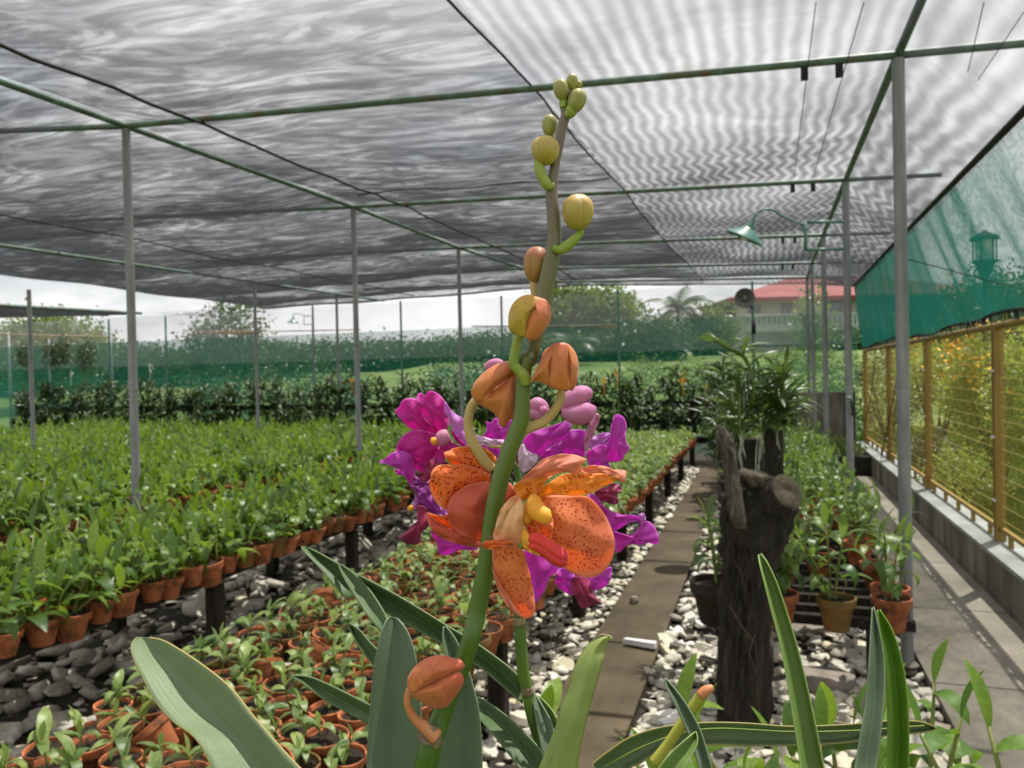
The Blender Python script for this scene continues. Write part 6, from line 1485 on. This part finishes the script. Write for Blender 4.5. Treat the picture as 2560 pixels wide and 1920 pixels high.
g6 = flower('lowest violet flower with dark maroon lip')
petal('petal', 'pp', B_((850, 1090), (930, 1110), (1030, 1170), (985, 1230), (960, 1290), (930, 1345), (908, 1365), (895, 1290), (870, 1190)), .500, g6, B_((880, 1100))[0], .005)
petal('petal', 'pp', B_((1012, 1260), (1020, 1200), (1060, 1180), (1110, 1215), (1115, 1290), (1100, 1325), (1060, 1305), (1030, 1285)), .508, g6, None, .004)
petal('petal', 'pp', B_((1110, 1220), (1200, 1220), (1290, 1180), (1306, 1180), (1300, 1240), (1260, 1285), (1205, 1300), (1140, 1290)), .508, g6, None, .004)
petal('lip', 'pp_lip', B_((1095, 1240), (1140, 1225), (1185, 1240), (1200, 1290), (1225, 1335), (1255, 1368), (1220, 1372), (1180, 1385), (1150, 1392), (1125, 1350), (1105, 1310)), .497, g6, B_((1120, 1230))[0], .005, ruff=.001)
bb = lambda pts, r_, d, m_='pp_bud': blob('bud_lobe', m_, pts, r_, d, bd)
bd = bpy.data.objects.new('bud', None); COL.objects.link(bd); bd.parent = PU; bd['label'] = 'dusty pink bud opening beside the tan stalk'
bb(B_((1045, 370), (1080, 325), (1130, 295), (1175, 285), (1200, 300)), [8, 22, 27, 22, 4], .505); bb(B_((1045, 375), (1090, 385), (1140, 385), (1190, 365), (1225, 350)), [8, 22, 27, 23, 4], .501); bb(B_((1060, 345), (1110, 335), (1160, 325), (1195, 325)), [8, 14, 14, 4], .507, 'pp_deep')
bd = bpy.data.objects.new('bud', None); COL.objects.link(bd); bd.parent = PU; bd['label'] = 'small crumpled pink bud touching the stem'
bb(B_((880, 330), (910, 335), (945, 350), (975, 380)), [8, 20, 18, 6], .50); bb(B_((870, 380), (910, 385), (950, 385), (970, 375)), [8, 15, 13, 4], .498); bb(B_((930, 360), (955, 365), (975, 372)), [6, 12, 4], .495)
bd = bpy.data.objects.new('bud', None); COL.objects.link(bd); bd.parent = PU; bd['label'] = 'mauve bud peeping over the big coral bud'
bb(B_((650, 150), (680, 130), (715, 125), (750, 135)), [8, 13, 14, 8], .52)

# ------------------------------------------------------------------ foreground leaves
LF = thing('broad_leaved_orchid', 'broad grey green orchid leaves clasping the base of the orange spike', 'orchid plant')
o = strap('leaf', 'strap_grey', E_((1250, 1760), (1170, 1590), (1080, 1430), (960, 1340), (860, 1230), (790, 1100), (740, 1000), (722, 920), (745, 877), (768, 872)), E_((1830, 1760), (1660, 1590), (1530, 1450), (1400, 1300), (1280, 1150), (1120, 1020), (1000, 940), (900, 885), (830, 873), (800, 878)), (.335, .40), LF, fold=.014, thick=.0008, label='broad leaf arching away from the spike with a notched tip')
strap('leaf', 'strap_blue', C_((45, 1640), (40, 1520), (55, 1250), (80, 950), (120, 720), (165, 610), (195, 600)), C_((400, 1640), (395, 1400), (372, 1150), (345, 860), (300, 700), (240, 615), (215, 601)), (.42, .45), LF, fold=.010, label='upright bluish leaf behind the lowest bud')
strap('leaf', 'strap_blue', C_((450, 1640), (470, 1500), (520, 1250), (560, 1000), (530, 850), (508, 740), (510, 655)), C_((755, 1640), (752, 1500), (735, 1200), (690, 1000), (640, 850), (590, 735), (530, 652)), (.425, .445), LF, fold=.008, label='upright bluish leaf just behind the thick stem')
LD = thing('channelled_leaved_orchid', 'dark channelled leaves of the purple orchid crossing behind the spike', 'orchid plant')
Ls = lambda *ps: [(x * 1.1573, y_ * 1.1573) for x, y_ in ps]
strap('leaf', 'strap_dark', C_((1040, 1640), (960, 1500), (820, 1320), (735, 1220), (700, 1130), (725, 1140)), C_((1240, 1640), (1130, 1440), (1000, 1290), (860, 1170), (770, 1110), (725, 1085)), (.46, .53), LD, fold=.012, thick=.0009)
strap('leaf', 'strap_dark', C_((1000, 1130), (850, 1000), (700, 880), (500, 760), (250, 620), (0, 480)) + E_((1900, 640), (1790, 510), (1680, 395), (1664, 368)), C_((990, 970), (900, 890), (720, 760), (520, 640), (260, 480), (0, 340)) + E_((2040, 560), (1920, 490), (1760, 400), (1690, 366)), (.50, .60), LD, fold=.014, thick=.0009, label='longest dark leaf slanting up across the seedlings')
strap('leaf', 'strap_dark', E_((2130, 860), (2040, 760), (1960, 640), (1900, 540), (1868, 465)), E_((2150, 790), (2120, 720), (2040, 600), (1950, 510), (1880, 463)), (.52, .58), LD, fold=.008, thick=.0009)
strap('leaf', 'strap_dark', E_((2090, 1060), (2010, 960), (1960, 880), (1925, 800)), E_((2110, 960), (2050, 900), (1990, 830), (1930, 790)), (.55, .58), LD, fold=.008, thick=.0009)
strap('leaf', 'strap_dark', E_((2060, 1360), (1960, 1310), (1800, 1220), (1680, 1130), (1606, 1083)), E_((2060, 1250), (1960, 1200), (1840, 1140), (1720, 1090), (1620, 1079)), (.50, .56), LD, fold=.010, thick=.0009)
strap('leaf', 'strap_dark', E_((2300, 1500), (2200, 1480), (2100, 1380), (2030, 1300)), E_((2320, 1400), (2240, 1350), (2150, 1300), (2060, 1230)), (.52, .55), LD, fold=.008, thick=.0009)
strap('leaf', 'strap_blue', C_((1140, 1640), (1120, 1450), (1085, 1250), (1060, 1080), (1055, 1040)), C_((1230, 1640), (1215, 1400), (1180, 1250), (1110, 1120), (1062, 1050)), (.47, .51), LD, fold=.006)
strap('leaf', 'strap_green', C_((1200, 1400), (1150, 1250), (1110, 1130), (1090, 1080)), C_((1225, 1260), (1190, 1180), (1130, 1110), (1095, 1080)), (.49, .52), LD, fold=.005)
LP = thing('pale_leaf_orchid', 'pale yellow green leaf with ragged browning edge standing alone', 'orchid leaf')
strap('leaf_blade', 'strap_pale', C_((1030, 1700), (1100, 1524), (1200, 1280), (1230, 1160), (1270, 1060), (1310, 930), (1355, 830), (1420, 750), (1480, 706), (1525, 708)), C_((1290, 1700), (1330, 1524), (1380, 1280), (1420, 1120), (1460, 980), (1495, 860), (1502, 800), (1525, 750), (1550, 730), (1545, 716)), (.43, .46), LP, fold=-.010)
ptube('browned_edge', 'node_scar', C_((1310, 950), (1335, 890), (1345, 870), (1375, 805), (1440, 735), (1490, 706), (1545, 722)), [4, 6, 4, 4, 5, 7, 3], .4525, LP, 6)
strap('sheath', 'strap_green', C_((1130, 1700), (1150, 1524), (1180, 1400), (1205, 1280), (1212, 1200)), C_((1230, 1700), (1235, 1524), (1240, 1400), (1240, 1290), (1225, 1210)), (.425, .44), LP, fold=.004)
RS = thing('strap_leaved_orchid', 'green strap leaves standing tall in front of the dark stump', 'orchid plant')
strap('leaf', 'strap_green', D__((845, 1640), (830, 1450), (790, 1200), (750, 950), (710, 750), (660, 560), (620, 400), (590, 280), (578, 215)), D__((1010, 1640), (985, 1524), (930, 1250), (880, 1020), (820, 780), (760, 580), (700, 400), (640, 270), (597, 205)), (.50, .58), RS, fold=.010, chan=1, thick=.0009, label='tallest strap leaf tapering to a point before the stump')
strap('leaf', 'strap_blue', D__((1150, 1640), (1170, 1524), (1210, 1300), (1240, 1100), (1260, 850), (1270, 680), (1278, 540)), D__((1300, 1640), (1310, 1500), (1340, 1250), (1358, 1050), (1355, 870), (1325, 680), (1290, 533)), (.52, .57), RS, fold=.008, thick=.0009, label='bluish upright strap leaf of the close pair')
strap('leaf', 'strap_vivid', D__((1360, 1700), (1365, 1524), (1375, 1300), (1368, 1080), (1345, 850), (1322, 700), (1308, 555)), D__((1500, 1700), (1505, 1524), (1505, 1250), (1490, 1020), (1460, 850), (1405, 680), (1328, 550)), (.54, .58), RS, fold=.010, thick=.0009, label='vivid green strap leaf of the close pair')
strap('leaf', 'strap_grey', [(1420, 2000), (1480, 1925)] + D__((-440, 1500), (-340, 1420), (-200, 1330), (0, 1270), (250, 1245), (500, 1248), (780, 1268), (1100, 1258), (1350, 1236), (1550, 1236), (1640, 1260), (1670, 1278)), [(1560, 2010), (1600, 1950)] + D__((-200, 1524), (-150, 1500), (-60, 1440), (60, 1398), (300, 1382), (550, 1390), (800, 1385), (1100, 1370), (1350, 1330), (1540, 1312), (1630, 1300), (1672, 1285)), (.60, .62), RS, fold=.012, chan=1, thick=.0009, n=60, label='long arching leaf lying level across the strap leaves').data.materials[0] = M['strap_grey']
ptube('midrib', 'pedicel_green', D__((-380, 1524), (-150, 1400), (100, 1310), (350, 1280), (780, 1300), (1200, 1292), (1600, 1262)), [2.5] * 6 + [1], .603, RS, 5)
strap('leaf', 'strap_blue', D__((230, 1700), (210, 1524), (180, 1400), (130, 1270), (60, 1120), (20, 1040), (0, 975)) , D__((320, 1700), (295, 1524), (260, 1400), (215, 1270), (130, 1120), (70, 1040), (10, 972)), (.50, .53), RS, fold=.007, thick=.0009, label='narrow bluish leaf bowing over the white chips')
strap('leaf', 'strap_green', C_((1760, 1640), (1850, 1500), (1930, 1410), (2010, 1340), (2060, 1300)), C_((1960, 1640), (2000, 1524), (2040, 1450), (2075, 1370), (2068, 1300)), (.49, .51), RS, fold=.008, thick=.0008)
ptube('cut_stem', 'yellowstem', C_((1800, 1500), (1900, 1370), (2000, 1220), (2080, 1100), (2120, 1050)), [28, 26, 27, 27, 25], .56, RS, 12)
ptube('cut_stem_end', 'pedicel_red', C_((2090, 1080), (2130, 1045), (2170, 1030)), [26, 25, 16], .558, RS, 10)

# leafy young orchids lower down, in pots on a bench below the camera
FB = thing('near_bench', 'low slatted bench below the camera holding fresh green orchids', 'bench')
for k in range(14): MB().box((-.6, .25 + k * .11, .60), (1.25, .30 + k * .11, .63)).build('slat', 'oldwood', FB, smooth=False)
for x in (-.5, 1.1):
    for y_ in (.3, 1.6): MB().box((x, y_, 0), (x + .06, y_ + .06, .598)).build('leg', 'legwood', FB, smooth=False)
P_f = []
for i in range(5):
    P_f.append(proto('b', 0, plant_dendro(500 + i, canes=3, h=(.24, .33), L=(.10, .145), spread=.04, lean=.12, step=.040), LM_front if i % 2 == 0 else LM_den, 'young_orchid', 'cane', .004))
fr = [(1960, 1775, 1.22, 0, 'fresh green young orchid below the tallest strap leaf'), (1600, 1850, 1.15, 1, 'young orchid showing pointed leaves where the narrow walkway meets the leaves'), (1740, 1835, 1.3, 2, 'young orchid with curled leaves in front of the stump foot'),
      (2290, 1770, 1.32, 4, 'young orchid with two long leaves reaching over the path edge'), (2130, 1860, 1.2, 3, 'young orchid mostly hidden under the level leaf'), (2450, 1800, 1.0, 2, 'young orchid with upright oval leaves over the concrete path'), (2600, 1850, 1.0, 4, 'young orchid cut by the picture corner above the path'), (1880, 1890, 1.1, 1, 'young orchid lowest among the strap leaves')]
for (u, v, d, k, lab) in fr:
    p = cp(u, v, d); s = 1.0
    place(P_f[k], Vector((p.x, p.y, p.z - .325)), rng.uniform(0, 6.28), s, (0, 0), lab, None)
# pots that carry the foreground orchids, below the picture
def pot_under(t, p, r_=.10):
    b = MB().lathe(POTP(r_, .16), sides=26); o = b.build('pot', 'terracotta', t, angle=40); o.location = (p.x, p.y, .80)
    o = MB().lathe([(.85 * r_, -.02), (0, -.015)], sides=20).build('potting_mix', 'potmix', t); o.location = (p.x, p.y, .80)
for t, (u, d) in ((OR, (1055, .40)), (PU, (1385, .50)), (LF, (1010, .44)), (LD, (1290, .56)), (RS, (2000, .56)), (LP, (1390, .42))):
    a = cp(u, 1960, d); base = Vector((a.x, a.y + .02, .80)); pot_under(t, base, .085)
    MB().tube([base - Vector((0, 0, .02)), base.lerp(a, .5), a + Vector((0, 0, .0))], [.010, .009, .008 if t is not OR else .0065], 10).build('stalk', 'darkstem', t)
    for k in range(2): pass
for t, n_ in ((LF, 3), (LD, 3), (RS, 5)):
    u, d = {LF: (1010, .44), LD: (1290, .56), RS: (2000, .56)}[t]; a = cp(u, 1960, d)
    for e in {LF: [cp(1500 / 1.4, 1950, .36), cp(1000, 1960, .42), cp(1150, 1960, .425)], LD: [cp(1370, 1960, .47), cp(1390, 1960, .47)], RS: [cp(2030, 1960, .5), cp(2160, 1960, .52), cp(2245, 1980, .54), cp(1500, 1960, .60), cp(1780, 1970, .5)]}[t]:
        MB().tube([Vector((a.x, a.y + .02, .84)), (Vector((a.x, a.y, .84)) + e) / 2 + Vector((0, 0, -.08)), e], [.008, .008, .006], 8).build('leaf_base', 'darkstem', t)
